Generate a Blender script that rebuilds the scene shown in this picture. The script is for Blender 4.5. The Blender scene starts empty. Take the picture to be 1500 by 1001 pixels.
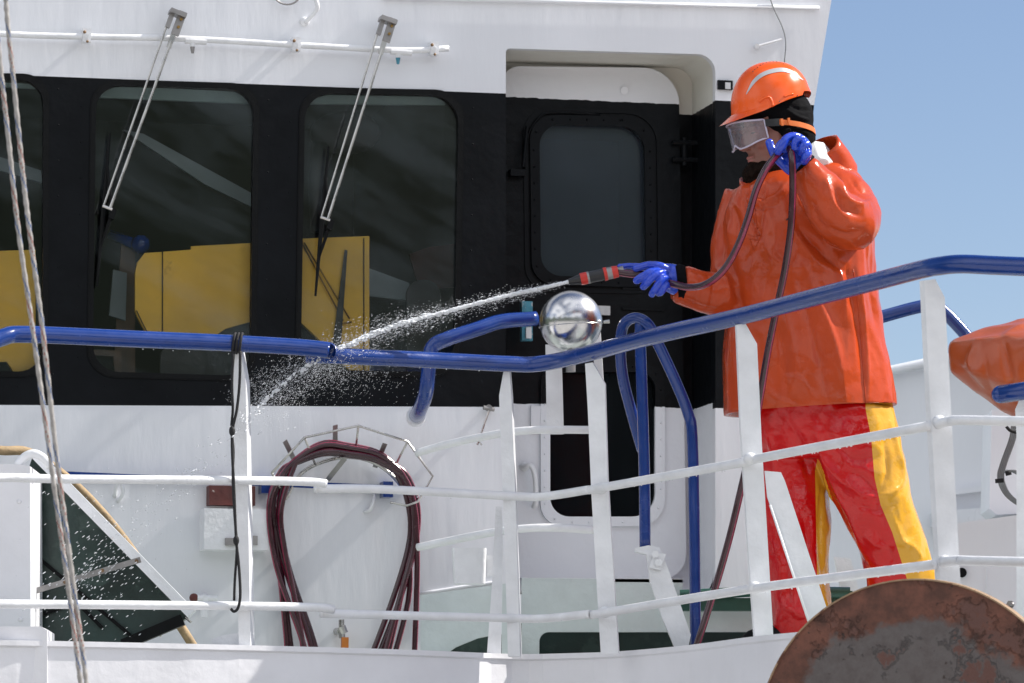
import bpy, bmesh, math, random
import numpy as np
from mathutils import Vector, Matrix, noise
R = math.radians
random.seed(7)
sc = bpy.context.scene
C = sc.collection

# ---------------------------------------------------------------- camera
CZ = 3.0                                    # camera height above the water
F = 6300.0                                  # focal length in pixels of a 1500 px wide frame
HOR = 1240.0
TILT = math.atan((HOR - 500.5) / F)
cam = bpy.data.cameras.new('camera')
cam.sensor_width = 36; cam.lens = F / 1500 * 36
cam.clip_start = 0.5; cam.clip_end = 6000
camo = bpy.data.objects.new('camera', cam); C.objects.link(camo)
camo.location = (0, 0, CZ); camo.rotation_euler = (R(90) + TILT, 0, 0)
sc.camera = camo
cam.dof.use_dof = True; cam.dof.focus_distance = 14.0; cam.dof.aperture_fstop = 9.0

# ---------------------------------------------------------------- world and sun
FILL_CLOUD = 12.5                                # radiance of the added fill cloud before the world strength
SUN = Vector((0.70, 0.142, 0.69)).normalized()
EL = math.asin(SUN.z); AZ = math.atan2(SUN.x, SUN.y)
w = bpy.data.worlds.new('World'); sc.world = w; w.use_nodes = True
nt = w.node_tree; bg = nt.nodes['Background']
sky = nt.nodes.new('ShaderNodeTexSky'); sky.sky_type = 'NISHITA'; sky.sun_disc = False
sky.sun_elevation = EL; sky.sun_rotation = AZ
sky.air_density = 1.0; sky.dust_density = 0.5; sky.ozone_density = 3.6; sky.altitude = 600
# unseen bright cloud added behind the photographer to light the wall, clear blue sky beyond the ship
def wn(t, **k):
    n = nt.nodes.new(t)
    for a, v in k.items(): setattr(n, a, v)
    return n
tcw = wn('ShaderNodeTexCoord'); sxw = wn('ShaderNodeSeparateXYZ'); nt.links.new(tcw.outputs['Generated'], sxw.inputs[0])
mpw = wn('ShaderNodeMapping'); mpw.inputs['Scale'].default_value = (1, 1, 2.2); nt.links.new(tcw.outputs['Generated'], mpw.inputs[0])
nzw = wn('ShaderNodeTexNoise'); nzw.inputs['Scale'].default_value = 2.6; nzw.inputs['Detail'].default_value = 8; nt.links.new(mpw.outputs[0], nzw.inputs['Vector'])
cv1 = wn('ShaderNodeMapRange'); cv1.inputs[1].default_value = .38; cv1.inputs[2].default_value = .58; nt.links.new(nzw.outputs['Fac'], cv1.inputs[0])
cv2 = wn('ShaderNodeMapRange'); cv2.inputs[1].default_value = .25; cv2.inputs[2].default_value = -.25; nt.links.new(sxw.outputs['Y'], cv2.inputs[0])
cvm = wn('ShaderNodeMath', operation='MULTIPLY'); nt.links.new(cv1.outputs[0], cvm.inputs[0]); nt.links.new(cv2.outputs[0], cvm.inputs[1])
mxw = wn('ShaderNodeMix', data_type='RGBA'); nt.links.new(cvm.outputs[0], mxw.inputs[0]); tnt = wn('ShaderNodeMix', data_type='RGBA', blend_type='MULTIPLY'); tnt.inputs[0].default_value = 1; tnt.inputs[7].default_value = (1.08, .97, .955, 1); nt.links.new(sky.outputs[0], tnt.inputs[6]); nt.links.new(tnt.outputs[2], mxw.inputs[6]); mxw.inputs[7].default_value = (FILL_CLOUD * .95, FILL_CLOUD * .965, FILL_CLOUD, 1)
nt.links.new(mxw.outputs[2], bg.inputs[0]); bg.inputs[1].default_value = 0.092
sl = bpy.data.lights.new('sun', 'SUN'); sl.energy = 5.0; sl.angle = R(0.5); sl.color = (1, .955, .89)
so = bpy.data.objects.new('sun', sl); C.objects.link(so)
so.rotation_euler = SUN.to_track_quat('Z', 'Y').to_euler()
so.location = SUN * 30
sc.view_settings.view_transform = 'Standard'; sc.view_settings.look = 'None'
sc.view_settings.exposure = 0.45; sc.view_settings.gamma = 1

# ---------------------------------------------------------------- pixel -> world
FW = Vector((0, math.cos(TILT), math.sin(TILT))); UP = Vector((0, -math.sin(TILT), math.cos(TILT)))
ORG = Vector((0, 0, CZ))
def ray(px, py): return FW * F + Vector((px - 750, 0, 0)) + UP * (500.5 - py)
def P(px, py, Y):
    r = ray(px, py); return ORG + r * (Y / r.y)
def proj(co):                                # numpy (n,3) -> px, py
    d = co - np.array(ORG); z = d @ np.array(FW)
    return 750 + F * d[:, 0] / z, 500.5 - F * (d @ np.array(UP)) / z
WA = math.atan(0.25)                         # the wheelhouse side wall runs away to the right
WN = Vector((-math.sin(WA), math.cos(WA), 0))    # inward normal
WD = Vector((math.cos(WA), math.sin(WA), 0))
W0 = Vector((-1.78, 14.95, CZ))
def W(px, py, off=0.0):
    r = ray(px, py); t = (W0 + WN * off - ORG).dot(WN) / r.dot(WN); return ORG + r * t

# ---------------------------------------------------------------- materials
MATS = {}
def mat(name, col, rough=.45, metal=0, var=.06, scale=6, bump=.0, bscale=30, coat=0, col2=None, mixs=None, thr=.55, spec=.5,
        stretch=(1, 1, 1), wet=0):
    m = bpy.data.materials.new(name); m.use_nodes = True; n = m.node_tree; L = n.links.new
    b = n.nodes['Principled BSDF']
    b.inputs['Roughness'].default_value = rough; b.inputs['Metallic'].default_value = metal
    b.inputs['Coat Weight'].default_value = coat; b.inputs['Coat Roughness'].default_value = .12
    b.inputs['Specular IOR Level'].default_value = spec
    tc = n.nodes.new('ShaderNodeTexCoord'); mp = n.nodes.new('ShaderNodeMapping'); mp.inputs['Scale'].default_value = stretch
    L(tc.outputs['Object'], mp.inputs[0])
    ns = n.nodes.new('ShaderNodeTexNoise'); ns.inputs['Scale'].default_value = scale; ns.inputs['Detail'].default_value = 7
    L(mp.outputs[0], ns.inputs['Vector'])
    mr = n.nodes.new('ShaderNodeMapRange'); mr.inputs[1].default_value = .3; mr.inputs[2].default_value = .7
    mr.inputs[3].default_value = 1 - var; mr.inputs[4].default_value = 1 + var
    L(ns.outputs['Fac'], mr.inputs[0])
    mul = n.nodes.new('ShaderNodeMix'); mul.data_type = 'RGBA'; mul.blend_type = 'MULTIPLY'; mul.inputs[0].default_value = 1
    mul.inputs[6].default_value = (*col, 1); L(mr.outputs[0], mul.inputs[7])
    out = mul.outputs[2]
    if col2:
        n2 = n.nodes.new('ShaderNodeTexNoise'); n2.inputs['Scale'].default_value = mixs or 9; n2.inputs['Detail'].default_value = 9
        n2.inputs['Roughness'].default_value = .65
        L(mp.outputs[0], n2.inputs['Vector'])
        r2 = n.nodes.new('ShaderNodeMapRange'); r2.inputs[1].default_value = thr; r2.inputs[2].default_value = thr + .05
        L(n2.outputs['Fac'], r2.inputs[0])
        mx = n.nodes.new('ShaderNodeMix'); mx.data_type = 'RGBA'; L(r2.outputs[0], mx.inputs[0])
        L(out, mx.inputs[6]); mx.inputs[7].default_value = (*col2, 1); out = mx.outputs[2]
    L(out, b.inputs['Base Color'])
    rr = n.nodes.new('ShaderNodeMapRange'); rr.inputs[1].default_value = .3; rr.inputs[2].default_value = .7
    rr.inputs[3].default_value = max(.02, rough - .08); rr.inputs[4].default_value = min(1, rough + .08)
    L(ns.outputs['Fac'], rr.inputs[0]); L(rr.outputs[0], b.inputs['Roughness'])
    if bump:
        n3 = n.nodes.new('ShaderNodeTexNoise'); n3.inputs['Scale'].default_value = bscale; n3.inputs['Detail'].default_value = 6
        L(mp.outputs[0], n3.inputs['Vector'])
        bp = n.nodes.new('ShaderNodeBump'); bp.inputs['Strength'].default_value = 1; bp.inputs['Distance'].default_value = bump
        L(n3.outputs['Fac'], bp.inputs['Height']); L(bp.outputs[0], b.inputs['Normal'])
    MATS[name] = m; return m
def glass(name, tint, trans=.9, rough=.01, refl=1.0, veil_mix=(.002, .10), veil_col=(.42, .50, .56), st=(5, 5, 1.2), rot=0):
    """thin pane: tinted see-through plus mirror reflection by Fresnel"""
    m = bpy.data.materials.new(name); m.use_nodes = True; n = m.node_tree; L = n.links.new
    n.nodes.remove(n.nodes['Principled BSDF']); o = n.nodes['Material Output']
    t = n.nodes.new('ShaderNodeBsdfTransparent'); t.inputs[0].default_value = (*tint, 1)
    g = n.nodes.new('ShaderNodeBsdfGlossy'); g.inputs['Roughness'].default_value = rough
    d = n.nodes.new('ShaderNodeBsdfDiffuse'); d.inputs[0].default_value = (*veil_col, 1)  # pale veil: sky reflection put into the pane colour, frosting on the goggles
    tc = n.nodes.new('ShaderNodeTexCoord'); ns = n.nodes.new('ShaderNodeTexNoise'); ns.inputs['Scale'].default_value = 1
    mp = n.nodes.new('ShaderNodeMapping'); mp.inputs['Scale'].default_value = st; mq = n.nodes.new('ShaderNodeMapping'); mq.inputs['Rotation'].default_value = (0, rot, 0); L(tc.outputs['Object'], mq.inputs[0]); L(mq.outputs[0], mp.inputs[0])
    ns.inputs['Detail'].default_value = 10; ns.inputs['Roughness'].default_value = .62; L(mp.outputs[0], ns.inputs['Vector'])
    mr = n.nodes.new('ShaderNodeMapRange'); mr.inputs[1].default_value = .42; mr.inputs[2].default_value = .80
    mr.inputs[3].default_value = veil_mix[0]; mr.inputs[4].default_value = veil_mix[1]; L(ns.outputs['Fac'], mr.inputs[0])
    f = n.nodes.new('ShaderNodeFresnel'); f.inputs[0].default_value = 1.5
    mm = n.nodes.new('ShaderNodeMath'); mm.operation = 'MULTIPLY'; mm.inputs[1].default_value = refl; L(f.outputs[0], mm.inputs[0])
    a = n.nodes.new('ShaderNodeMixShader'); L(mm.outputs[0], a.inputs[0]); L(t.outputs[0], a.inputs[1]); L(g.outputs[0], a.inputs[2])
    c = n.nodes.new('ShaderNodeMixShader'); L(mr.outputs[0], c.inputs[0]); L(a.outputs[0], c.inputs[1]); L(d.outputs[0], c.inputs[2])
    L(c.outputs[0], o.inputs[0]); return m
M = dict(
    white=mat('white_paint', (.74, .755, .79), .34, var=.05, scale=2.2, bump=.0035, bscale=9, coat=.15, col2=(.66, .655, .65), mixs=6, thr=.67, stretch=(1, 1, .22)),
    white2=mat('white_paint_thick', (.76, .77, .79), .38, var=.07, scale=14, bump=.0028, bscale=48, coat=.15, col2=(.42, .27, .15), mixs=23, thr=.695),
    pale=mat('shaded_white_paint', (.58, .64, .64), .36, var=.07, scale=9, bump=.004, bscale=40, coat=.2),  # greenish grey of shaded white paint put into the base colour
    hull=mat('white_hull_paint', (.76, .76, .79), .4, var=.05, scale=5, bump=.003, bscale=16, coat=.1, col2=(.5, .42, .33), mixs=30, thr=.745),
    cream=mat('cream_paint', (.70, .69, .63), .5, var=.06, scale=4, bump=.002, bscale=20),
    black=mat('black_paint', (.0042, .0052, .0068), .42, var=.3, scale=5, bump=.0018, bscale=22, coat=0, spec=.12, col2=(.012, .014, .017), mixs=34, thr=.66),
    rubber=mat('black_rubber', (.003, .0035, .004), .45, var=.2, scale=12, bump=.001, bscale=50, spec=.15),
    blue=mat('blue_paint', (.004, .034, .20), .22, var=.08, scale=16, bump=.0012, bscale=40, coat=.3, col2=(.03, .08, .26), mixs=40, thr=.74),
    steel=mat('stainless_steel', (.50, .49, .47), .28, 1, var=.12, scale=20),
    dullsteel=mat('galvanised_steel', (.30, .29, .285), .45, .8, var=.2, scale=14, bump=.001),
    chrome=mat('polished_steel', (.60, .60, .61), .22, 1, var=.05, scale=6),
    deck=mat('pale_deck_paint', (.36, .40, .38), .6, var=.1, scale=3),
    green=mat('green_deck_paint', (.010, .065, .045), .35, var=.25, scale=9, bump=.004, bscale=24, coat=.2),
    dgreen=mat('dark_green_plate', (.012, .030, .026), .35, var=.6, scale=4, bump=.003, col2=(.03, .055, .047), mixs=6, thr=.52),
    rust=mat('rusty_steel', (.17, .155, .155), .7, .1, var=.25, scale=12, bump=.004, bscale=22, col2=(.15, .062, .045), mixs=8, thr=.535),
    rustbrown=mat('brown_rust', (.115, .050, .032), .8, .1, var=.4, scale=12, bump=.005, bscale=22, col2=(.17, .15, .15), mixs=14, thr=.62),
    rustedge=mat('rusty_rim', (.30, .20, .12), .7, .1, var=.35, scale=20, bump=.003, col2=(.12, .05, .03), mixs=20, thr=.55),
    rustred=mat('red_brown_primer', (.10, .022, .018), .6, var=.3, scale=18, bump=.003, col2=(.5, .45, .42), mixs=30, thr=.62),
    orange=mat('orange_pvc', (.47, .058, .013), .23, var=.12, scale=5, bump=.008, bscale=7, coat=.0, spec=.32),
    orangein=mat('orange_lining', (.48, .05, .02), .5, var=.06, scale=5),
    tarp=mat('orange_tarpaulin', (.44, .088, .022), .35, var=.1, scale=5, bump=.003, bscale=12, coat=.25),
    helmet=mat('orange_helmet_plastic', (.86, .105, .003), .24, var=.03, scale=8, coat=.1),
    redp=mat('red_pvc', (.56, .003, .004), .18, var=.10, scale=5, bump=.014, bscale=8, coat=.0, spec=.5),
    yelp=mat('yellow_pvc', (.72, .38, .035), .24, var=.05, scale=5, bump=.003, bscale=10, coat=.5),
    glove=mat('blue_rubber_glove', (.012, .055, .52), .24, var=.08, scale=20, bump=.001, bscale=40, coat=.4),
    knit=mat('black_cloth', (.004, .004, .005), .9, var=.3, scale=30, bump=.003, bscale=30, stretch=(1, 1, 3), spec=.1),
    skin=mat('skin', (.27, .115, .085), .5, var=.1, scale=25, bump=.0008, bscale=80),
    lips=mat('lip_skin', (.40, .14, .12), .45, var=.1, scale=25),
    beard=mat('dark_brown_hair', (.012, .007, .005), .85, var=.5, scale=60, bump=.004, bscale=90, spec=.08),
    hose=mat('dark_red_hose', (.040, .010, .016), .2, var=.2, scale=20, coat=.4),
    hosestripe=mat('hose_red_stripe', (.23, .012, .050), .25, var=.2, scale=20, coat=.4),
    nozb=mat('black_plastic', (.015, .015, .017), .35, var=.1, scale=20),
    nozr=mat('red_plastic', (.55, .03, .02), .35, var=.1, scale=20),
    grey=mat('grey_reflective', (.48, .49, .50), .4, .2, var=.08, scale=20),
    whitecloth=mat('white_lining', (.82, .82, .80), .7, var=.03, scale=9),
    strap=mat('orange_strap', (.70, .17, .03), .5, var=.06, scale=30),
    ropew=mat('cream_rope', (.30, .285, .27), .8, var=.25, scale=60, bump=.002, bscale=120),
    ropeb=mat('blue_fleck', (.02, .07, .2), .8, var=.2, scale=60),
    roper=mat('red_fleck', (.22, .06, .045), .8, var=.2, scale=60),
    cord=mat('black_cord', (.012, .012, .014), .8, var=.3, scale=80, bump=.003, bscale=120),
    tanrope=mat('tan_canvas_hose', (.38, .27, .15), .8, var=.2, scale=40, bump=.003, bscale=90),
    cable=mat('grey_cable', (.20, .21, .22), .5, var=.1, scale=20),
    yellow=mat('yellow_reflection', (.86, .50, .06), .55, var=.13, scale=4, col2=(.70, .39, .045), mixs=5, thr=.62),
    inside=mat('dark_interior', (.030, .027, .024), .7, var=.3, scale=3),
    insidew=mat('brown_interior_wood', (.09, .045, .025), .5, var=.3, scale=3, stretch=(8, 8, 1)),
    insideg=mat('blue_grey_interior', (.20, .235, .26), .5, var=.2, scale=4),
    blind=mat('pale_teal_blind', (.34, .44, .46), .5, var=.1, scale=6),
    seat=mat('dark_seat', (.035, .035, .04), .6, var=.2, scale=8),
    redrefl=mat('dark_red_reflection', (.05, .008, .010), .7, var=.2, scale=8),
    teal=mat('teal_enamel', (.05, .22, .30), .35, var=.3, scale=30, col2=(.4, .42, .42), mixs=40, thr=.55),
    brass=mat('brass', (.35, .22, .08), .35, 1, var=.2, scale=30),
    orangeh=mat('orange_handle', (.55, .17, .02), .45, var=.1, scale=30),
    water=mat('harbour_water', (.012, .030, .036), .07, var=.2, scale=.3, bump=.12, bscale=.8),
    added_hills=mat('added_wooded_hill', (.035, .050, .030), .9, var=.5, scale=.02),
    unseen_quay=mat('lightened_quay_concrete', (.47, .455, .43), .8, var=.2, scale=.6, bump=.01, bscale=4),
    glass=glass('window_glass', (.95, .97, .96), st=(1.5, 1.5, 6), rot=-.5, refl=1.3, veil_mix=(.000, .085)),  # diagonal pale streaks painted as reflections in the glass
    glassd=glass('dark_door_glass', (.62, .66, .70), refl=1.2, veil_mix=(.055, .10), veil_col=(.40, .50, .62), st=(1.5, 1.5, 1.5)), glassl=glass('smoked_door_glass', (.35, .36, .38), refl=.12, veil_mix=(.014, .035), veil_col=(.30, .36, .42)),  # bluish veil puts reflected sky into the door panes
    goggle=glass('clear_goggle_plastic', (.80, .76, .80), refl=2.5, rough=.12, veil_mix=(.16, .34), veil_col=(.62, .56, .62), st=(22, 22, 9)),
    label=mat('pale_label', (.62, .63, .64), .5, var=.05, scale=30),
    fastener=mat('rusty_bolt', (.22, .14, .08), .5, .7, var=.3, scale=60),
)

# ---------------------------------------------------------------- object helpers
def props(o, label, cat, group=None):
    if label: o['label'] = label
    if cat: o['category'] = cat
    if group: o['group'] = group
    return o
def thing(name, label, cat, loc, group=None):
    o = bpy.data.objects.new(name, None); C.objects.link(o); o.location = loc; o.empty_display_size = .05
    return props(o, label, cat, group)
def link(name, me, m, parent=None, smooth=None, label=None):
    for p in me.polygons: p.use_smooth = bool(smooth)
    if smooth == 'auto':
        for p in me.polygons: p.use_smooth = True
        try: me.set_sharp_from_angle(angle=R(35))
        except Exception: pass
    o = bpy.data.objects.new(name, me); C.objects.link(o)
    for mm in (m if isinstance(m, (list, tuple)) else [m]):
        if mm: me.materials.append(mm)
    if parent:
        o.parent = parent
        if parent.type == 'EMPTY': o.matrix_parent_inverse = Matrix.Translation(-Vector(parent.location))
    if label: o['label'] = label
    return o
def obj1(name, bm, m, parent=None, smooth=None, label=None, bevel=0):
    if bevel:
        es = [e for e in bm.edges if len(e.link_faces) == 2 and e.calc_face_angle(0) > R(40)]
        try: bmesh.ops.bevel(bm, geom=es, offset=bevel, segments=2, affect='EDGES', clamp_overlap=True)
        except Exception as ex: print('bevel', name, ex)
    bmesh.ops.recalc_face_normals(bm, faces=bm.faces)
    me = bpy.data.meshes.new(name); bm.to_mesh(me); bm.free()
    return link(name, me, m, parent, smooth, label)
SPLIT = {'rib', 'rust_spot', 'clamp', 'weld_bead', 'bolt', 'tie', 'yellow_reflection', 'welded_knot', 'clip', 'frame_bolt', 'strap_clip', 'cable_run', 'latch_bar', 'stiffener'}
def split(name, bm, m, parent=None, smooth=None, **k):
    """every separate piece of bm becomes an object of its own"""
    bm.faces.ensure_lookup_table(); left = set(bm.faces); n = 0
    while left:
        f0 = left.pop(); st = [f0]; isl = [f0]
        while st:
            for e in st.pop().edges:
                for g in e.link_faces:
                    if g in left: left.discard(g); st.append(g); isl.append(g)
        nb = bmesh.new(); vm = {}
        for f in isl:
            for v in f.verts:
                if v not in vm: vm[v] = nb.verts.new(v.co)
        for f in isl: nb.faces.new([vm[v] for v in f.verts])
        r = obj1(name, nb, m, parent, smooth, **k); n += 1
    bm.free(); return r
def obj(name, bm, m, parent=None, smooth=None, label=None, bevel=0):
    if name in SPLIT and parent: return split(name, bm, m, parent, smooth, label=label, bevel=bevel)
    return obj1(name, bm, m, parent, smooth, label, bevel)
def crom(pts, n=6):
    pts = [Vector(p) for p in pts]
    if len(pts) < 3: return [pts[0].lerp(pts[-1], i / n) for i in range(n + 1)]
    out = []; q = [pts[0] * 2 - pts[1]] + pts + [pts[-1] * 2 - pts[-2]]
    for i in range(1, len(q) - 2):
        a, b, c, d = q[i - 1:i + 3]
        for k in range(n):
            t = k / n
            out.append(.5 * ((2 * b) + (c - a) * t + (2 * a - 5 * b + 4 * c - d) * t * t + (3 * b - a - 3 * c + d) * t ** 3))
    out.append(pts[-1]); return out
def tube(bm, pts, r, seg=12, cap=True, mi=None, squash=None):
    """r: radius or list; mi(i, s) gives a material index; squash=(vec, factor)"""
    pts = [Vector(p) for p in pts]; n = len(pts)
    rs = r if isinstance(r, (list, tuple)) else [r] * n
    if len(rs) != n: rs = list(np.interp(np.linspace(0, 1, n), np.linspace(0, 1, len(rs)), rs))
    tg = [(pts[min(i + 1, n - 1)] - pts[max(i - 1, 0)]).normalized() for i in range(n)]
    ref = Vector((0, 0, 1)) if abs(tg[0].z) < .9 else Vector((1, 0, 0))
    u = tg[0].cross(ref).normalized(); rings = []
    for i in range(n):
        u = (u - tg[i] * u.dot(tg[i])).normalized(); v = tg[i].cross(u)
        ring = []
        for s in range(seg):
            a = 2 * math.pi * s / seg; d = (u * math.cos(a) + v * math.sin(a)) * rs[i]
            if squash: d -= squash[0] * d.dot(squash[0]) * (1 - squash[1])
            ring.append(bm.verts.new(pts[i] + d))
        rings.append(ring)
    for i in range(n - 1):
        for s in range(seg):
            f = bm.faces.new((rings[i][s], rings[i][(s + 1) % seg], rings[i + 1][(s + 1) % seg], rings[i + 1][s]))
            if mi: f.material_index = mi(i, s)
    if cap:
        bm.faces.new(rings[0][::-1]); bm.faces.new(rings[-1])
def prism(bm, poly, vec):
    a = [bm.verts.new(p) for p in poly]; b = [bm.verts.new(Vector(p) + vec) for p in poly]; n = len(a)
    bm.faces.new(a); bm.faces.new(b[::-1])
    for i in range(n): bm.faces.new((a[i], b[i], b[(i + 1) % n], a[(i + 1) % n]))
def boxc(bm, c, ax, ay, az):
    """box from centre and three half vectors"""
    c = Vector(c); v = {}
    for i in (-1, 1):
        for j in (-1, 1):
            for k in (-1, 1): v[i, j, k] = bm.verts.new(c + ax * i + ay * j + az * k)
    for q in (((-1, -1, -1), (-1, 1, -1), (1, 1, -1), (1, -1, -1)), ((-1, -1, 1), (1, -1, 1), (1, 1, 1), (-1, 1, 1)),
              ((-1, -1, -1), (1, -1, -1), (1, -1, 1), (-1, -1, 1)), ((-1, 1, -1), (-1, 1, 1), (1, 1, 1), (1, 1, -1)),
              ((-1, -1, -1), (-1, -1, 1), (-1, 1, 1), (-1, 1, -1)), ((1, -1, -1), (1, 1, -1), (1, 1, 1), (1, -1, 1))):
        bm.faces.new([v[k] for k in q])
def sphere(bm, c, r, sx=1, sy=1, sz=1, rot=None, u=16, v=10):
    m = Matrix.Translation(Vector(c)) @ (rot.to_4x4() if rot else Matrix()) @ Matrix.Diagonal((r * sx, r * sy, r * sz, 1))
    bmesh.ops.create_uvsphere(bm, u_segments=u, v_segments=v, radius=1, matrix=m)
def rrect(x0, y0, x1, y1, r, sk=0.0, n=7, dy=0.0):
    """rounded rectangle in pixels; sk shifts x per pixel of y, dy shifts y per pixel of x"""
    if not isinstance(r, (tuple, list)): r = (r,) * 4
    out = []
    for (cx, cy, a0, rr) in ((x1 - r[1], y0 + r[1], -90, r[1]), (x1 - r[2], y1 - r[2], 0, r[2]), (x0 + r[3], y1 - r[3], 90, r[3]), (x0 + r[0], y0 + r[0], 180, r[0])):
        if rr < 1: out.append((cx, cy)); continue
        for k in range(n + 1):
            a = R(a0 + 90 * k / n); out.append((cx + rr * math.cos(a), cy + rr * math.sin(a)))
    return [(x + sk * (y - y0), y + dy * (x - x0)) for x, y in out]
def wpts(poly, off=0.0): return [W(x, y, off) for x, y in poly]
def plate_holes(bm, outer, holes, vec):
    """plate with holes, front loops given in world space, extruded by vec"""
    es = []; loops = []
    for lp in [outer] + holes:
        vs = [bm.verts.new(p) for p in lp]; loops.append(vs)
        es += [bm.edges.new((vs[i], vs[(i + 1) % len(vs)])) for i in range(len(vs))]
    bmesh.ops.triangle_fill(bm, use_beauty=True, use_dissolve=False, edges=es)
    fs = list(bm.faces)
    r = bmesh.ops.extrude_face_region(bm, geom=fs)
    nv = [g for g in r['geom'] if isinstance(g, bmesh.types.BMVert)]
    bmesh.ops.translate(bm, verts=nv, vec=vec)
def ring_frame(bm, outer, inner, vec):
    n = len(outer); A = [bm.verts.new(p) for p in outer]; B = [bm.verts.new(p) for p in inner]
    A2 = [bm.verts.new(Vector(p) + vec) for p in outer]; B2 = [bm.verts.new(Vector(p) + vec) for p in inner]
    for i in range(n):
        j = (i + 1) % n
        for q in ((A[i], A[j], B[j], B[i]), (A2[i], B2[i], B2[j], A2[j]), (A[i], A2[i], A2[j], A[j]), (B[i], B[j], B2[j], B2[i])): bm.faces.new(q)
def blob(bm, voxel, smooth=4, fac=.5):
    """join overlapping closed shapes into one continuous skin"""
    bmesh.ops.recalc_face_normals(bm, faces=bm.faces)
    me = bpy.data.meshes.new('t'); bm.to_mesh(me); bm.free()
    o = bpy.data.objects.new('t', me); C.objects.link(o)
    m = o.modifiers.new('r', 'REMESH'); m.mode = 'VOXEL'; m.voxel_size = voxel; m.adaptivity = 0
    s = o.modifiers.new('s', 'SMOOTH'); s.factor = fac; s.iterations = smooth
    dg = bpy.context.evaluated_depsgraph_get(); dg.update()
    r = bpy.data.meshes.new_from_object(o.evaluated_get(dg))
    bpy.data.objects.remove(o); return r
def loft(bm, rings, seg=28, cap=True, p=2.0):
    """rings: (centre, half vector a, half vector b)"""
    L = []
    for c, a, b in rings:
        c = Vector(c); vs = []
        for s in range(seg):
            t = 2 * math.pi * s / seg; ct, st = math.cos(t), math.sin(t)
            x = math.copysign(abs(ct) ** (2 / p), ct); y = math.copysign(abs(st) ** (2 / p), st)
            vs.append(bm.verts.new(c + a * x + b * y))
        L.append(vs)
    for i in range(len(L) - 1):
        for s in range(seg): bm.faces.new((L[i][s], L[i][(s + 1) % seg], L[i + 1][(s + 1) % seg], L[i + 1][s]))
    if cap: bm.faces.new(L[0][::-1]); bm.faces.new(L[-1])
def get_co(me):
    n = len(me.vertices); co = np.empty(n * 3); me.vertices.foreach_get('co', co)
    no = np.empty(n * 3); me.vertices.foreach_get('normal', no); return co.reshape(-1, 3), no.reshape(-1, 3)
def set_co(me, co): me.vertices.foreach_set('co', co.ravel()); me.update()
def folds(me, lst, ymax=None):
    """press creases and ridges into the cloth along pixel polylines: (points, half width px, height m, sharp)"""
    co, no = get_co(me); px, py = proj(co); face = np.clip(-no[:, 1] * 1.6 + .1, 0, 1)
    disp = np.zeros(len(co))
    for pts, wd, h in lst:
        cr = crom([Vector((x, y, 0)) for x, y in pts], 5); best = np.full(len(co), 1e9); tt = np.zeros(len(co))
        n = len(cr) - 1
        for i in range(n):
            ax, ay = cr[i].x, cr[i].y; bx, by = cr[i + 1].x - ax, cr[i + 1].y - ay; l2 = bx * bx + by * by + 1e-9
            t = np.clip(((px - ax) * bx + (py - ay) * by) / l2, 0, 1)
            d = np.hypot(px - ax - t * bx, py - ay - t * by)
            u = d < best; best = np.where(u, d, best); tt = np.where(u, (i + t) / n, tt)
        taper = np.sin(np.clip(tt, 0.02, .98) * math.pi) ** .5
        disp += 1.4 * h * taper * np.exp(-(best / wd) ** 1.25)
    set_co(me, co + no * (disp * face)[:, None])
def crumple(me, amp, sc_=(6, 6, 3), seed=0, ridge=True):
    co, no = get_co(me); d = np.empty(len(co)); o = Vector((seed * 7.3, seed * 3.1, seed))
    for i, c in enumerate(co):
        q = Vector((c[0] * sc_[0], c[1] * sc_[1], c[2] * sc_[2])) + o
        a = noise.noise(q); b = noise.noise(q * 2.1 + o)
        d[i] = ((1 - abs(a) * 2.4) * .7 + (1 - abs(b) * 2.4) * .3) if ridge else a + .4 * b
    set_co(me, co + no * (d * amp)[:, None])

# ================================================================ SETTING
def struct(name, bm, m, smooth=None):
    o = obj(name, bm, m, None, smooth); o['kind'] = 'structure'; return o
bm = bmesh.new(); S = 3000
f = [bm.verts.new(v) for v in ((-S, -S, 0), (S, -S, 0), (S, S, 0), (-S, S, 0))]; bm.faces.new(f)
struct('water', bm, M['water'])
bm = bmesh.new()                                     # unseen wooded shore, added to darken what the panes mirror
N = 60; rows = []
for j in range(7):
    row = []
    for i in range(N + 1):
        a = R(-205 + 230 * i / N); d = 420 + j * 55
        h = (0, 50, 85, 110, 120, 80, -2)[j] * (1 + .8 * noise.noise(Vector((i * .35, j * .3, 2)))) - (1 if j == 0 else 0)
        row.append(bm.verts.new((d * math.cos(a), d * math.sin(a), h)))
    rows.append(row)
for j in range(6):
    for i in range(N): bm.faces.new((rows[j][i], rows[j][i + 1], rows[j + 1][i + 1], rows[j + 1][i]))
struct('added_hills', bm, M['added_hills'], True)
bm = bmesh.new(); boxc(bm, (0, -14, .4), Vector((90, 0, 0)), Vector((0, 26.2, 0)), Vector((0, 0, .95)))  # out of view, widened and lightened to bounce light onto the ship
struct('unseen_quay', bm, M['unseen_quay'])

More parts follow.
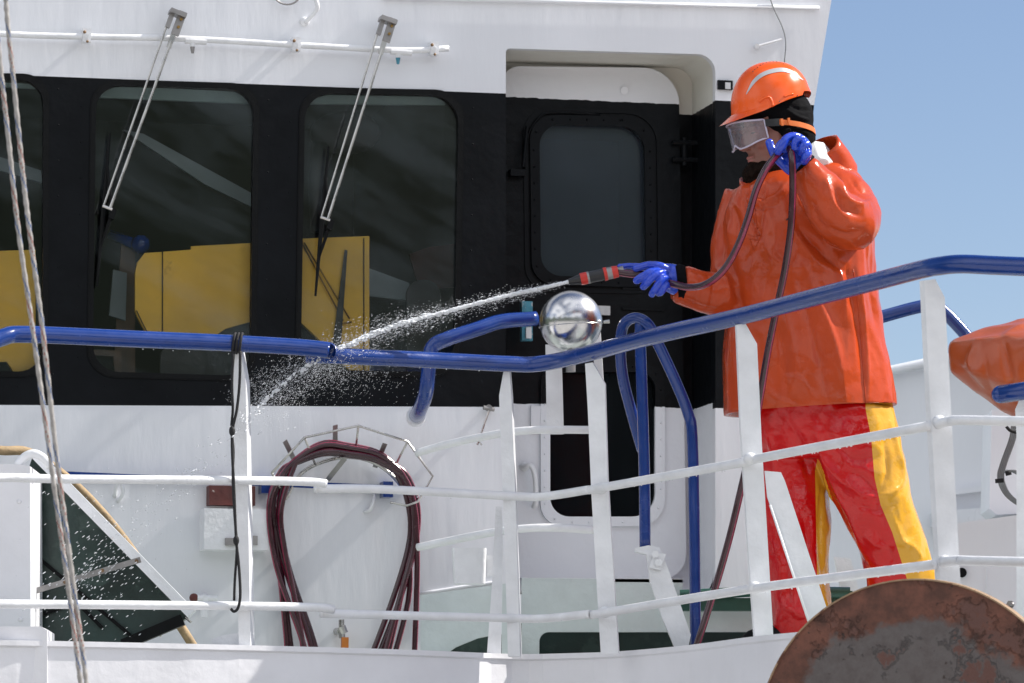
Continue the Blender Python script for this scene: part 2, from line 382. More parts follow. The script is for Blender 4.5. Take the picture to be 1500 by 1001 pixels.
# deck slab of the ship, white painted edge plate in front
DZ = CZ + .62
edge = [(-60, 940, 13.3), (68, 942, 13.42), (350, 948, 13.6), (600, 955, 13.85), (750, 961, 14.02), (832, 960, 13.98), (910, 957, 13.75), (1010, 948, 13.35), (1110, 935, 12.95), (1230, 924, 12.55),
        (1370, 911, 12.0), (1600, 905, 11.7)]
epts = []
for x, y, Y in edge:
    p = P(x, y, Y - .03); p.z = DZ; r = p - ORG          # slide along the ray so that the edge keeps the level of the deck
    k = .62 / (P(x, y, Y).z - CZ); q = ORG + (P(x, y, Y) - ORG) * k; epts.append(q)
ec = crom(epts, 4)
bm = bmesh.new()
top = [bm.verts.new(p) for p in ec]; back = [bm.verts.new((p.x, 21.5, DZ)) for p in ec]
for i in range(len(ec) - 1): bm.faces.new((top[i], top[i + 1], back[i + 1], back[i]))
o = struct('deck', bm, M['deck'])
t = thing('hull', 'white painted plating below the deck edge with a raised lip and welded seams', 'hull', (0, 13.9, DZ - .6))
bm = bmesh.new()
ol = [p + Vector((0, -.012, .006)) for p in ec]; il = [p + Vector((0, .10, .006)) for p in ec]
def strip(bm, loops):
    V = [[bm.verts.new(p) for p in l] for l in loops]
    for a, b in zip(V, V[1:]):
        for i in range(len(a) - 1): bm.faces.new((a[i], b[i], b[i + 1], a[i + 1]))
dwn = lambda l, z, y=0: [p + Vector((0, y, -z)) for p in l]
strip(bm, [il, ol, dwn(ol, .016), dwn(ol, .022, .010), dwn(ol, .12, .012), dwn(ol, .9, .03), dwn(ol, 2.6, .5)])
obj('plating', bm, M['hull'], t, None)
bm = bmesh.new()
for x, Y in ((768, 14.0), (832, 13.96), (905, 13.75)):
    pass
a = P(768, 963, 13.985); boxc(bm, a + Vector((.075, .0, -.12)), Vector((.055, 0, 0)), Vector((0, .02, 0)), Vector((0, 0, .11)))
bm.free()

# ================================================================ WHEELHOUSE
wh = thing('wheelhouse', 'white ship wheelhouse with a broad black band around its windows and door', 'wheelhouse', W(600, 980) )
def band_top(x): return 109.5 + .0375 * x
def band_bot(x): return 593.5 + .004 * x
WI = [  # window pixel outlines (glass edge)
    rrect(-190, 112, 64, 540, 36, sk=-.004, dy=.02), rrect(141, 124, 372, 544, 38, sk=-.012, dy=.03), rrect(447, 136, 672, 541, 40, sk=-.016, dy=.02)]
def grow(poly, g):
    cx = sum(p[0] for p in poly) / len(poly); cy = sum(p[1] for p in poly) / len(poly)
    w_ = max(p[0] for p in poly) - cx; h_ = max(p[1] for p in poly) - cy
    return [(cx + (x - cx) * (w_ + g) / w_, cy + (y - cy) * (h_ + g) / h_) for x, y in poly]
TH = WN * .035
recess = rrect(741, 71, 1048, 866, (6, 26, 30, 8), dy=.03)
x0, x1 = -330, 1216
def cut(poly, ya, yb):
    """part of a pixel outline between two slanted lines (for the recess hole crossing the paint bands)"""
    return [p for p in poly if ya(p[0]) < p[1] < yb(p[0])]
RB = 1196
# upper white plate, with the recess as a notch
edgeR = lambda y: 1218 - (y * .165)
bm = bmesh.new()
up = [(x0, -230), (edgeR(-230), -230), (edgeR(band_top(1190)), band_top(1190)), (1048, band_top(1048) - 1.5)]
notch = [p for p in recess if p[1] < band_top(p[0])]
notch = sorted(notch, key=lambda p: 0)  # keep order
# notch order along rrect: top right corner, ..., top left corner ; build right -> left
tr = [p for p in notch if p[0] > 900]; tl = [p for p in notch if p[0] < 900]
poly = up + tr[::-1] + tl[::-1] + [(741, band_top(741)), (x0, band_top(x0))]
prism(bm, wpts(poly), TH)
obj('upper_wall', bm, M['white'], wh, None)
bm = bmesh.new()
holes = [wpts(grow(p, 5)) for p in WI]
plate_holes(bm, wpts([(x0, band_top(x0)), (741, band_top(741)), (741, band_bot(741)), (x0, band_bot(x0))]), holes, TH)
prism(bm, wpts([(1048, band_top(1048) - 1.5), (edgeR(band_top(1190)), band_top(1190)), (1150, 600), (1048, 598)]), TH)
obj('black_band', bm, M['black'], wh, None)
bm = bmesh.new()
lowl = [(x0, band_bot(x0)), (741, band_bot(741)), (741, 862), (746, 870), (1038, 878), (1048, 870), (1048, 598), (1150, 600), (1150, 1040), (x0, 1040)]
prism(bm, wpts(lowl), TH)
obj('lower_wall', bm, M['white'], wh, None)
# recess reveals (four sides) and back wall

D = .30
def banded(name, z_hi, z_lo, top, mid, low):
    """paint that changes colour at two levels of the ship"""
    m = bpy.data.materials.new(name); m.use_nodes = True; n = m.node_tree; L = n.links.new
    b = n.nodes['Principled BSDF']; b.inputs['Roughness'].default_value = .36; b.inputs['Coat Weight'].default_value = .0; b.inputs['Specular IOR Level'].default_value = .12
    tc = n.nodes.new('ShaderNodeTexCoord'); sx = n.nodes.new('ShaderNodeSeparateXYZ'); L(tc.outputs['Object'], sx.inputs[0])
    ns = n.nodes.new('ShaderNodeTexNoise'); ns.inputs['Scale'].default_value = 40; L(tc.outputs['Object'], ns.inputs['Vector'])
    ad = n.nodes.new('ShaderNodeMath'); ad.operation = 'MULTIPLY_ADD'; ad.inputs[1].default_value = .008; L(ns.outputs['Fac'], ad.inputs[0]); L(sx.outputs['Z'], ad.inputs[2])
    def gt(z):
        g = n.nodes.new('ShaderNodeMath'); g.operation = 'GREATER_THAN'; g.inputs[1].default_value = z + .004; L(ad.outputs[0], g.inputs[0]); return g.outputs[0]
    a = n.nodes.new('ShaderNodeMix'); a.data_type = 'RGBA'; L(gt(z_lo), a.inputs[0]); a.inputs[6].default_value = (*low, 1); a.inputs[7].default_value = (*mid, 1)
    c = n.nodes.new('ShaderNodeMix'); c.data_type = 'RGBA'; L(gt(z_hi), c.inputs[0]); L(a.outputs[2], c.inputs[6]); c.inputs[7].default_value = (*top, 1)
    L(c.outputs[2], b.inputs['Base Color'])
    n3 = n.nodes.new('ShaderNodeTexNoise'); n3.inputs['Scale'].default_value = 16; n3.inputs['Detail'].default_value = 7; L(tc.outputs['Object'], n3.inputs['Vector'])
    bp = n.nodes.new('ShaderNodeBump'); bp.inputs['Strength'].default_value = 1; bp.inputs['Distance'].default_value = .004
    L(n3.outputs['Fac'], bp.inputs['Height']); L(bp.outputs[0], b.inputs['Normal'])
    return m
WHT = (.74, .755, .79); BLK = (.0042, .0052, .0068); BOUNCE_CRM = (.70, .69, .63)
zdh = W(741, 142, D - .06).z; zdl = W(850, 594, D - .06).z
M['doorpaint'] = banded('door_paint', zdh, zdl, WHT, BLK, WHT)
M['revealpaint'] = banded('recess_paint', W(1048, band_top(1048), 0).z, zdl, BOUNCE_CRM, BLK, WHT)  # cream top: warm bounce light of the recess put into its colour
rp = wpts(recess)
bm = bmesh.new(); A = [bm.verts.new(p + WN * .036) for p in rp]; B = [bm.verts.new(p + WN * D) for p in rp]
for i in range(len(A)): bm.faces.new((A[i], A[(i + 1) % len(A)], B[(i + 1) % len(A)], B[i]))
obj('recess_lining', bm, M['revealpaint'], wh, 'auto')
DW1 = rrect(790, 182, 944, 404, (32, 36, 30, 30), sk=.012, dy=.02)
DW2 = rrect(806, 545, 960, 757, (26, 26, 34, 28), sk=.0, dy=.0)
LD = D - .06
bm = bmesh.new()
plate_holes(bm, [W(x, y, D + .001) for x, y in ((690, 10), (1085, 10), (1085, 950), (690, 950))],
            [wpts(grow(DW1, 4), D + .001), wpts(grow(DW2, 4), D + .001)], WN * .02)
obj('recess_back', bm, M['revealpaint'], wh)
leaf = rrect(735, 97, 994, 847, (26, 52, 40, 20), sk=.016, dy=.012, n=10)
bm = bmesh.new()
plate_holes(bm, wpts(leaf, LD), [wpts(grow(DW1, 1), LD), wpts(grow(DW2, 1), LD)], WN * .05)
door = obj('door', bm, M['doorpaint'], wh)
for k, (dw, m1) in enumerate(((DW1, M['black']), (DW2, M['doorpaint']))):
    bm = bmesh.new(); ring_frame(bm, wpts(grow(dw, 14), LD - .014), wpts(dw, LD - .014), WN * .0155)
    if k == 0: ring_frame(bm, wpts(grow(dw, 24), LD - .006), wpts(grow(dw, 18), LD - .006), WN * .0075)
    bb_ = bmesh.new()
    g8 = grow(dw, 8); L_ = [Vector((x, y, 0)) for x, y in g8]; per = []
    for i in range(len(L_)):
        a, b = L_[i], L_[(i + 1) % len(L_)]; n_ = max(1, int((b - a).length / 3))
        per += [a.lerp(b, q / n_) for q in range(n_)]
    for q in range(0, len(per), 8):
        if (per[q] - per[q - 8]).length > 0: sphere(bb_, W(per[q].x, per[q].y, LD - .015), .0045, u=6, v=4)
    fr = obj('window_frame', bm, m1, door, 'auto'); obj('frame_bolt', bb_, m1, fr, True)
    bm = bmesh.new(); plate_holes(bm, wpts(grow(dw, 2), LD + .022), [], WN * .006)
    obj('window_pane', bm, M['glassd'] if k == 0 else M['glassl'], door)
# rain gutter strip over the door window and lever handle
bm = bmesh.new()
tube(bm, crom([W(x, y, LD - .012) for x, y in ((769, 250), (771, 205), (790, 172), (815, 165), (880, 168))], 5), .004, 6)
obj('bead', bm, M['black'], door, True)
bm = bmesh.new()
tube(bm, [W(772, 185, LD - .03), W(769, 215, LD - .035), W(766, 245, LD - .035)], .006, 8)
boxc(bm, W(757, 254, LD - .02), WD * .028, WN * .02, Vector((0, 0, .012)))
obj('lever_handle', bm, M['black'], door, 'auto', bevel=.003)
bm = bmesh.new()                                      # round peep knob on the white top of the door
tube(bm, [W(915, 133, LD - .010), W(915, 133, LD + .01)], .015, 16); obj('knob', bm, M['white'], door, 'auto')
bm = bmesh.new()
for y in (209, 234): tube(bm, [W(985, y, LD - .014), W(1022, y + 1, LD - .014)], .010, 8)
tube(bm, [W(1003, 202, LD - .01), W(1003, 243, LD - .01)], .011, 10)
obj('hinge', bm, M['black'], door, 'auto')
bm = bmesh.new()
for y in (714, 740): boxc(bm, W(1028, y, LD - .015), WD * .034, WN * .02, Vector((0, 0, .007)))
tube(bm, [W(1036, 708, LD - .02), W(1036, 746, LD - .02)], .012, 10)
obj('hinge', bm, M['white2'], door, 'auto', label='white painted lower hinge of the door')
bm = bmesh.new(); sphere(bm, W(1037, 727, LD - .036), .008, u=8, v=6); obj('bolt', bm, M['fastener'], door, True)
bm = bmesh.new()                                      # panel lines and latch covers on the lower part of the door
for y0_, y1_ in ((422, 426), (452, 455)): boxc(bm, W(942, (y0_ + y1_) / 2, LD - .004), WD * .08, WN * .005, Vector((0, 0, .004)))
obj('latch_bar', bm, M['black'], door, bevel=.002)
bm = bmesh.new(); boxc(bm, W(882, 455, LD - .02), WD * .030, WN * .004, Vector((0, 0, .017))); boxc(bm, W(888, 455, LD - .0245), WD * .003, WN * .001, Vector((0, 0, .005)))
obj('name_plate', bm, M["grey"], door, bevel=.002)
bm = bmesh.new()
tube(bm, crom([W(x, y, LD - o_) for x, y, o_ in ((767, 684, .0), (769, 684, .03), (778, 683, .045), (784, 700, .045), (785, 735, .04), (782, 743, .02))], 5), .010, 10)
sphere(bm, W(768, 684, LD - .01), .018, sy=.6); obj('grab_handle', bm, M['white2'], door, True)
bm = bmesh.new()
boxc(bm, W(789, 615, LD - .006), WD * .03, WN * .006, Vector((0, 0, .05)))
obj('stiffener', bm, M['white'], door, bevel=.002)

# window frames, panes and what stands behind them
FRS = []
for i, wi in enumerate(WI):
    bm = bmesh.new()
    ring_frame(bm, wpts(grow(wi, 8.5), -.005), wpts(grow(wi, 6.5), -.005), WN * .0045)
    ring_frame(bm, wpts(grow(wi, 6.4), -.006), wpts(grow(wi, 0), -.006), WN * .034)
    fr = obj('window_frame', bm, M['rubber'], wh, 'auto'); FRS.append(fr)
    bm = bmesh.new(); plate_holes(bm, wpts(grow(wi, 3), .012), [], WN * .006)
    obj('window_pane', bm, M['glass'], fr)
# bolt heads pressed into the black band
rnd = random.Random(3)
for wi, fr in zip(WI, FRS):
    bm = bmesh.new()
    g = grow(wi, 22); n_ = len(g); Lp = []
    for k in range(n_):
        a, b = Vector((*g[k], 0)), Vector((*g[(k + 1) % n_], 0)); q_ = max(1, int((b - a).length / 4)); Lp += [a.lerp(b, j / q_) for j in range(q_)]
    for k in range(0, len(Lp), 13):
        p = Lp[k]
        if p.x > x0 + 140 and p.y > band_top(p.x) + 5: sphere(bm, W(p.x, p.y, .001), .0034, u=8, v=5)
    obj('frame_bolt', bm, M['black'], fr, True)
# interior shell
bm = bmesh.new()
def ibox(px0, px1, z0, z1, o0, o1):
    a = W(px0, 600, 0); b = W(px1, 600, 0); a.z = b.z = 0
    c = [a + WN * o0, b + WN * o0, b + WN * o1, a + WN * o1]
    return c
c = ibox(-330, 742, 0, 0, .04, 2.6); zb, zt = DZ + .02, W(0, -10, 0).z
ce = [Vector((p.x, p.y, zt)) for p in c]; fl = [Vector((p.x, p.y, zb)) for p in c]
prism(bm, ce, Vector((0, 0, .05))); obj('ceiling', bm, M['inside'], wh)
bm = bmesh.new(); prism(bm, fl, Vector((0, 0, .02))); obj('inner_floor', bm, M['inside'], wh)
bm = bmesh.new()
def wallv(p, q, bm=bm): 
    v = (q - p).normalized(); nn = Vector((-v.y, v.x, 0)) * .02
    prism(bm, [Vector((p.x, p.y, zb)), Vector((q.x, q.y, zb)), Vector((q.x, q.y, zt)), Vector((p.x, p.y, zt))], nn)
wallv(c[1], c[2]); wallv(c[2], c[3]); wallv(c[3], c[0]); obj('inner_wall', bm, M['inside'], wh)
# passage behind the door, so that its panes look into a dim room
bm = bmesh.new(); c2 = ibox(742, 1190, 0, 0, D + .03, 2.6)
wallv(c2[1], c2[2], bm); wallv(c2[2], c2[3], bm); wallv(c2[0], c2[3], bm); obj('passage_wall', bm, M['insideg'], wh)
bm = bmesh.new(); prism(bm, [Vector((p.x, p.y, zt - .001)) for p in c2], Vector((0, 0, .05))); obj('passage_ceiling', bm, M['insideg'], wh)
# outer roof, end wall
c3 = ibox(-330, 1218, 0, 0, .0, 2.9)
zr = W(0, -225, 0).z
bm = bmesh.new(); prism(bm, [Vector((p.x, p.y, zr)) for p in c3], Vector((0, 0, .06))); obj('roof', bm, M['white'], wh)
bm = bmesh.new()
tp, md, lo = W(edgeR(-230), -230), W(edgeR(band_top(1190)), band_top(1190)), W(1150, 600)
lb = W(1150, 1040)
A = [tp, md, lo, lb]; bq = [p + WN * 2.8 + WD * .0 for p in A]
va = [bm.verts.new(p + WN * .034) for p in A]; vb = [bm.verts.new(p) for p in bq]
for i in range(3): bm.faces.new((va[i], va[i + 1], vb[i + 1], vb[i]))
obj('end_wall', bm, M['white'], wh)
# soft welded edge along the roof line and drip rail
bm = bmesh.new()
tube(bm, [W(560, -3, -.012), W(1200, 12, -.012)], .008, 8); obj('weld_seam', bm, M['white'], wh, True)

def slab(name, poly, off, m, parent=wh, th=.02, label=None):
    bm = bmesh.new(); plate_holes(bm, wpts(poly, off), [], WN * th); return obj(name, bm, m, parent, label=label)
# things one sees through the panes, and reflections built as boards
slab('blind', [(100, 122), (372, 136), (372, 152), (100, 141)], .10, M['blind'])
slab('blind', [(430, 138), (650, 142), (652, 154), (430, 152)], .10, M['blind'])
slab('blind', [(-60, 118), (60, 124), (60, 130), (-60, 124)], .10, M['blind'])
slab('yellow_reflection', [(198, 400), (201, 385), (212, 371), (280, 366), (280, 361), (372, 356), (372, 470), (330, 482), (318, 490), (215, 490), (202, 466), (198, 455)], .06, M['yellow'], label='yellow reflection built as a board with one rounded corner behind the middle window')
slab('yellow_reflection', [(436, 350), (541, 346), (541, 545), (512, 543), (470, 500), (436, 468)], .06, M['yellow'], label='narrow yellow reflection built as a slanted board behind the window nearest the door')
slab('yellow_reflection', [(-120, 372), (52, 366), (52, 545), (20, 545), (10, 530), (-120, 530)], .06, M['yellow'], label='yellow reflection built as a board behind the leftmost window')
bm = bmesh.new()
for x, ya, yb in ((238, 368, 492), (533, 349, 543)): tube(bm, [W(x, ya, .055), W(x, yb, .055)], .0022, 6)
tube(bm, crom([W(200, 455, .055), W(207, 470, .055), W(216, 488, .055)], 3), .0022, 6)
obj('cable_run', bm, M['nozb'], wh, True)
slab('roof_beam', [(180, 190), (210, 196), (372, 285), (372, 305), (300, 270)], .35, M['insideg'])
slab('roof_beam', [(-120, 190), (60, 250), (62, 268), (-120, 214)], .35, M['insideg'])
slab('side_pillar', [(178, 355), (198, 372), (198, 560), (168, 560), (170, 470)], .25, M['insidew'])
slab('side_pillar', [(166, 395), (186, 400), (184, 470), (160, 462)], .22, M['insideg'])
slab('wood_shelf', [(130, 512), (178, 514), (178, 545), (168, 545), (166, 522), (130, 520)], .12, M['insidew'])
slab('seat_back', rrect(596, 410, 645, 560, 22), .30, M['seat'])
slab('worker_reflection', [(600, 372), (628, 362), (700, 352), (700, 420), (615, 424)], .5, M['redrefl'])  # the worker's reflection in the glass, put in as a red slab
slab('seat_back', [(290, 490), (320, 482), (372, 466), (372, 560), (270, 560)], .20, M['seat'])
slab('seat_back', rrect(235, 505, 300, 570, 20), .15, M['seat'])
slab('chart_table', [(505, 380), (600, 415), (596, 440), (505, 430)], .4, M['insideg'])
bm = bmesh.new()                                      # pale swivel lamp hood behind the right window
sphere(bm, W(505, 195, .45), .11, 1.2, .5, .75); tube(bm, [W(470, 210, .45), W(462, 260, .45), W(466, 340, .45)], .03, 10); obj('lamp_hood', bm, M['seat'], wh, True)
bm = bmesh.new(); tube(bm, [W(163, 345, .3), W(205, 360, .2)], .02, 10); sphere(bm, W(206, 358, .2), .035); obj('blue_knob', bm, M['blue'], wh, True)

# ---- wipers (two, each with twin arms and a blade)
def wiper(dx, tx, ty, bx, by, tipx, tipy, blade0):
    t = thing('window_wiper', None, 'wiper', W(tx, ty, -.05), 'window wipers')
    o1 = -.075
    bm = bmesh.new()
    tp_ = W(tx, ty, o1); bt_ = W(bx, by, o1)
    d = (bt_ - tp_).normalized(); s = d.cross(WN).normalized()
    if s.x < 0: s = -s
    tube(bm, [tp_ + s * .004 + d * .10, bt_], .0055, 8); tube(bm, [tp_ - s * .030 + d * .03, bt_ - s * .024 - d * .006], .0042, 8)
    tube(bm, [bt_ - s * .028, bt_ + s * .008], .006, 8)
    boxc(bm, tp_ + s * .003 + d * .075, d * .05, s * .009, WN * .004)
    obj('arm', bm, M['steel'], t, 'auto')
    bm = bmesh.new()
    boxc(bm, tp_ + s * .008 + d * .03, d * .045, s * .014, WN * .007)
    boxc(bm, tp_ - s * .026 + d * .028, d * .032, s * .008, WN * .010)
    boxc(bm, tp_ - s * .008 + d * .0, d * .008, s * .03, WN * .03)
    obj('mount', bm, M['dullsteel'], t, 'auto', bevel=.002)
    bm = bmesh.new()
    for k in (.015, .045): tube(bm, [tp_ + s * .010 + d * k - WN * .004, tp_ + s * .010 + d * k - WN * .013], .0055, 8)
    obj('bolt', bm, M['brass'], t, 'auto')
    bm = bmesh.new()
    a = W(blade0[0], blade0[1], -.022); b = W(tipx, tipy, -.020); m_ = W(bx + 3, by + 8, -.045)
    tube(bm, [a, a.lerp(b, .5), b], [.004, .009, .004], 8, squash=(WN, .8))
    tube(bm, [a.lerp(b, .2), m_, a.lerp(b, .75)], [.004, .008, .004], 8)
    boxc(bm, m_ + WN * -.006, d * .018, s * .010, WN * .010)
    obj('blade', bm, M['rubber'], t, 'auto')
    return t
w1 = wiper(0, 263, 22, 161, 306, 142, 420, (161, 195)); w1['label'] = 'steel twin arm wiper on the middle window, its blade nearly upright at the left edge'
w2 = wiper(0, 571, 32, 480, 322, 462, 434, (481, 215)); w2['label'] = 'steel twin arm wiper on the window nearest the door, its blade against the yellow reflection board'
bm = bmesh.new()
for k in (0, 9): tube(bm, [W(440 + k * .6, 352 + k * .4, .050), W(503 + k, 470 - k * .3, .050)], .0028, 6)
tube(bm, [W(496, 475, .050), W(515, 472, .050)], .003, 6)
obj('wiper_reflection', bm, M['brass'], wh, True)  # golden reflection of the wiper, built as rods inside the pane
bm = bmesh.new(); prism(bm, [W(x, y, .046) for x, y in ((505, 366), (509, 367), (500, 500), (490, 540), (488, 500))], WN * .004); obj('blade_reflection', bm, M['seat'], wh)  # dark part of the wiper reflection, built as a thin strip
bm.free() if False else None
# ---- long white wash pipe over the windows
t = thing('wash_pipe', 'thin white painted water pipe with clamps running above the windows', 'pipe', W(330, 60, -.05))
pp = [(-330, 34), (0, 50), (125, 54), (270, 57), (430, 66), (560, 73), (612, 74), (657, 71)]
bm = bmesh.new(); tube(bm, crom([W(x, y, -.045) for x, y in pp], 4), .0115, 12); obj('pipe', bm, M['white2'], t, True)
for x, y in ((126, 53), (433, 66), (635, 72)):
    bm = bmesh.new(); boxc(bm, W(x, y, -.040), WD * .015, WN * .022, Vector((0, 0, .024)))
    tube(bm, [W(x, y, -.068), W(x, y, 0)], .010, 10); c_ = obj('clamp', bm, M['white2'], t, 'auto', bevel=.004)
    bm = bmesh.new(); sphere(bm, W(x - 2, y - 6, -.064), .006, u=8, v=6); sphere(bm, W(x + 2, y + 8, -.064), .005, u=8, v=6); obj('rust_spot', bm, M['fastener'], c_, True)
for x, y in ((282, 60), (583, 76)):
    bm = bmesh.new(); tube(bm, [W(x, y, -.045), W(x, y + 9, -.045)], .010, 10); tube(bm, [W(x - 11, y - 1, -.045), W(x + 20, y + 1, -.045)], .0135, 10)
    nz = obj('tee', bm, M['white2'], t, 'auto')
    bm = bmesh.new(); tube(bm, [W(x, y + 9, -.045), W(x, y + 18, -.047)], [.009, .008, .005], 8); obj('spray_nozzle', bm, M['teal'] if x > 400 else M['dullsteel'], nz, 'auto')
# ---- small fittings high on the wall
bm = bmesh.new(); cen = W(420, -8, -.03)
tube(bm, [cen + (WD * math.cos(a) + Vector((0, 0, 1)) * math.sin(a) * .8) * .046 for a in [2 * math.pi * k / 24 for k in range(25)]], .0035, 8, cap=False)
props(obj('lifting_ring', bm, M['dullsteel'], None, True), 'thin steel ring at the top edge of the white wall', 'ring')
bm = bmesh.new()
tube(bm, crom([W(x, y, o_) for x, y, o_ in ((460, -20, -.05), (463, 0, -.05), (465, 12, -.05), (456, 24, -.035), (447, 33, -.01))], 5), .0085, 10)
sphere(bm, W(446, 32, -.006), .018, sy=.5)
props(obj('bent_hook', bm, M['white2'], None, True), 'bent white rod with round foot on the upper wall', 'hook')
t = thing('wire_cable', 'thin grey wire hanging down the wall above the orange helmet', 'cable', W(1150, 40, -.02))
bm = bmesh.new(); tube(bm, crom([W(x, y, -.02) for x, y in ((1126, -8), (1134, 14), (1146, 40), (1151, 62), (1149, 92))], 5), .0024, 6); obj('wire', bm, M['cable'], t, True)
bm = bmesh.new(); tube(bm, [W(1109, 68, -.03), W(1145, 58, -.03)], .0045, 8); tube(bm, [W(1109, 68, 0), W(1109, 68, -.035)], .01, 8); obj('bracket', bm, M['white2'], t, 'auto')
t = thing('recess_lamp', 'small dark rectangular fitting on the wall beside the recess corner', 'fitting', W(1062, 125, 0))
bm = bmesh.new(); boxc(bm, W(1062, 125, -.006), WD * .028, WN * .007, Vector((0, 0, .017))); obj('body', bm, M['black'], t, bevel=.005)
bm = bmesh.new(); boxc(bm, W(1066, 126, -.014), WD * .010, WN * .004, Vector((0, 0, .012))); obj('lens', bm, M['label'], t, bevel=.003)
# ---- things on the lower wall
bm = bmesh.new()
tube(bm, crom([W(x, y, o_) for x, y, o_ in ((168, 728, 0), (170, 712, -.03), (176, 702, -.03), (180, 722, -.03), (172, 735, 0))], 4), .007, 8)
props(obj('pad_eye', bm, M['white2'], None, True), 'small white loop welded to the wall above the green chute', 'hook')
bm = bmesh.new()
tube(bm, crom([W(x, y, o_) for x, y, o_ in ((549, 722, 0), (548, 732, -.03), (543, 746, -.03), (534, 750, -.0))], 4), .007, 8)
props(obj('pad_eye', bm, M['white2'], None, True), 'small white hook on the wall inside the hose coil', 'hook')
t = thing('door_catch', 'dull steel hook with a dangling rod left of the door sill', 'hook', W(715, 600, -.03))
bm = bmesh.new(); tube(bm, [W(716, 598, 0), W(716, 598, -.04)], .013, 12); tube(bm, [W(708, 597, -.035), W(724, 600, -.035)], .008, 8); obj('eye', bm, M['dullsteel'], t, 'auto')
bm = bmesh.new(); tube(bm, [W(716, 602, -.04), W(703, 640, -.05), W(699, 652, -.05)], .0038, 8); tube(bm, [W(694, 636, -.05), W(706, 652, -.05)], .0035, 8); obj('rod', bm, M['steel'], t, 'auto')
t = thing('junction_box', 'white wall box with a flaking red brown plate on top, behind the first rail post', 'box', W(345, 808, 0))
bm = bmesh.new(); boxc(bm, W(343, 777, -.05), WD * .115, WN * .05, Vector((0, 0, .072))); obj('body', bm, M['white2'], t, bevel=.014)
bm = bmesh.new(); boxc(bm, W(338, 727, -.035), WD * .082, WN * .03, Vector((0, 0, .034))); obj('top_plate', bm, M['rustred'], t, bevel=.003)
bm = bmesh.new(); boxc(bm, W(371, 792, -.105), WD * .014, WN * .01, Vector((0, 0, .016))); boxc(bm, W(338, 794, -.105), WD * .02, WN * .01, Vector((0, 0, .013))); obj('clip', bm, M['dullsteel'], t, bevel=.002)
bm = bmesh.new(); tube(bm, [W(470, 612, -.001), W(471, 612.1, -.001)], .001, 6); bm.free()
t = thing('hose_valve', 'white tap on the wall with rust flecked outlet below the white box', 'tap', W(300, 880, 0))
bm = bmesh.new(); tube(bm, [W(300, 875, 0), W(300, 877, -.05), W(299, 905, -.05)], .014, 10); tube(bm, [W(285, 876, -.05), W(318, 877, -.05)], .011, 10); obj('body', bm, M['white2'], t, 'auto')
bm = bmesh.new(); sphere(bm, W(284, 876, -.05), .016); obj('outlet', bm, M['rustred'], t, True)
t = thing('water_tap', 'steel tap with an orange handle inside the hose coil', 'tap', W(503, 930, 0))
bm = bmesh.new(); tube(bm, [W(493, 925, 0), W(499, 925, -.05)], .013, 10); tube(bm, [W(500, 908, -.05), W(501, 935, -.05)], [.010, .006, .012, .012], 10); tube(bm, [W(500, 918, -.05), W(504, 928, -.05)], .016, 10); obj('body', bm, M['steel'], t, 'auto')
bm = bmesh.new(); boxc(bm, W(505, 943, -.055), WD * .012, WN * .01, Vector((0, 0, .022))); obj('handle', bm, M['orangeh'], t, bevel=.005)
t = thing('horizontal_blue_bar', 'long thin blue painted bar on the lower wall behind the hose rack', 'bar', W(300, 705, -.03))
bm = bmesh.new(); boxc(bm, (W(60, 694, -.035) + W(575, 716, -.035)) / 2, (W(575, 716, -.035) - W(60, 694, -.035)) / 2, WN * .006, Vector((0, 0, .011))); obj('flat', bm, M['blue'], t, bevel=.002)
bm = bmesh.new()
for x, y in ((388, 712), (566, 718)): boxc(bm, W(x, y, -.03), WD * .018, WN * .03, Vector((0, 0, .028)))
obj('clamp', bm, M['blue'], t, bevel=.004)
# long horizontal welded fold low on the wall
bm = bmesh.new(); tube(bm, crom([W(x, y, -.004) for x, y in ((616, 870), (690, 858), (735, 852))], 4), .006, 8)
props(obj('weld_line', bm, M['white'], None, True), 'welded seam low on the wall left of the door platform', 'weld')

# ================================================================ PLATFORM AND GREEN COAMING BY THE DOOR
t = thing('door_step', 'white raised step plate with dark rounded openings under the door', 'step', P(930, 985, 14.75))
fy = 14.72
def Q(px, py, Y=fy): return P(px, py, Y)
bm = bmesh.new()
outer = [Q(618, 1000), Q(618, 868), Q(690, 858), Q(746, 850), Q(746, 849), Q(1108, 868), Q(1210, 880), Q(1210, 1000)]
outer = [Q(764, 1000), Q(764, 847), Q(1000, 849), Q(1000, 876), Q(1114, 880), Q(1114, 1000)]
h1 = [Q(x, y) for x, y in rrect(790, 926, 1096, 992, (14, 4, 4, 14))]
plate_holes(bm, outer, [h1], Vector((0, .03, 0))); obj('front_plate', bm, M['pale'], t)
bm = bmesh.new(); prism(bm, [Q(764, 846.5), Q(1000, 848.5), P(1000, 848.5, fy) + Vector((0, .5, 0)), P(764, 846.5, fy) + Vector((0, .5, 0))], Vector((0, 0, -.012))); obj('tread', bm, M['white2'], t)
bm = bmesh.new(); boxc(bm, Q(950, 950) + Vector((0, .3, 0)), Vector((.45, 0, 0)), Vector((0, .01, 0)), Vector((0, 0, .1))); obj('back_plate', bm, M['dgreen'], t)
bm = bmesh.new()
tube(bm, [P(996, 872, 14.62), P(1120, 866, 14.62), P(1245, 868, 14.62)], .018, 12)
boxc(bm, P(1110, 886, 14.66), Vector((.30, 0, 0)), Vector((0, .02, 0)), Vector((0, 0, .022)))
props(obj('coaming_pipe', bm, M['green'], None, 'auto'), 'shiny green painted pipe and ledge right of the door step', 'pipe')
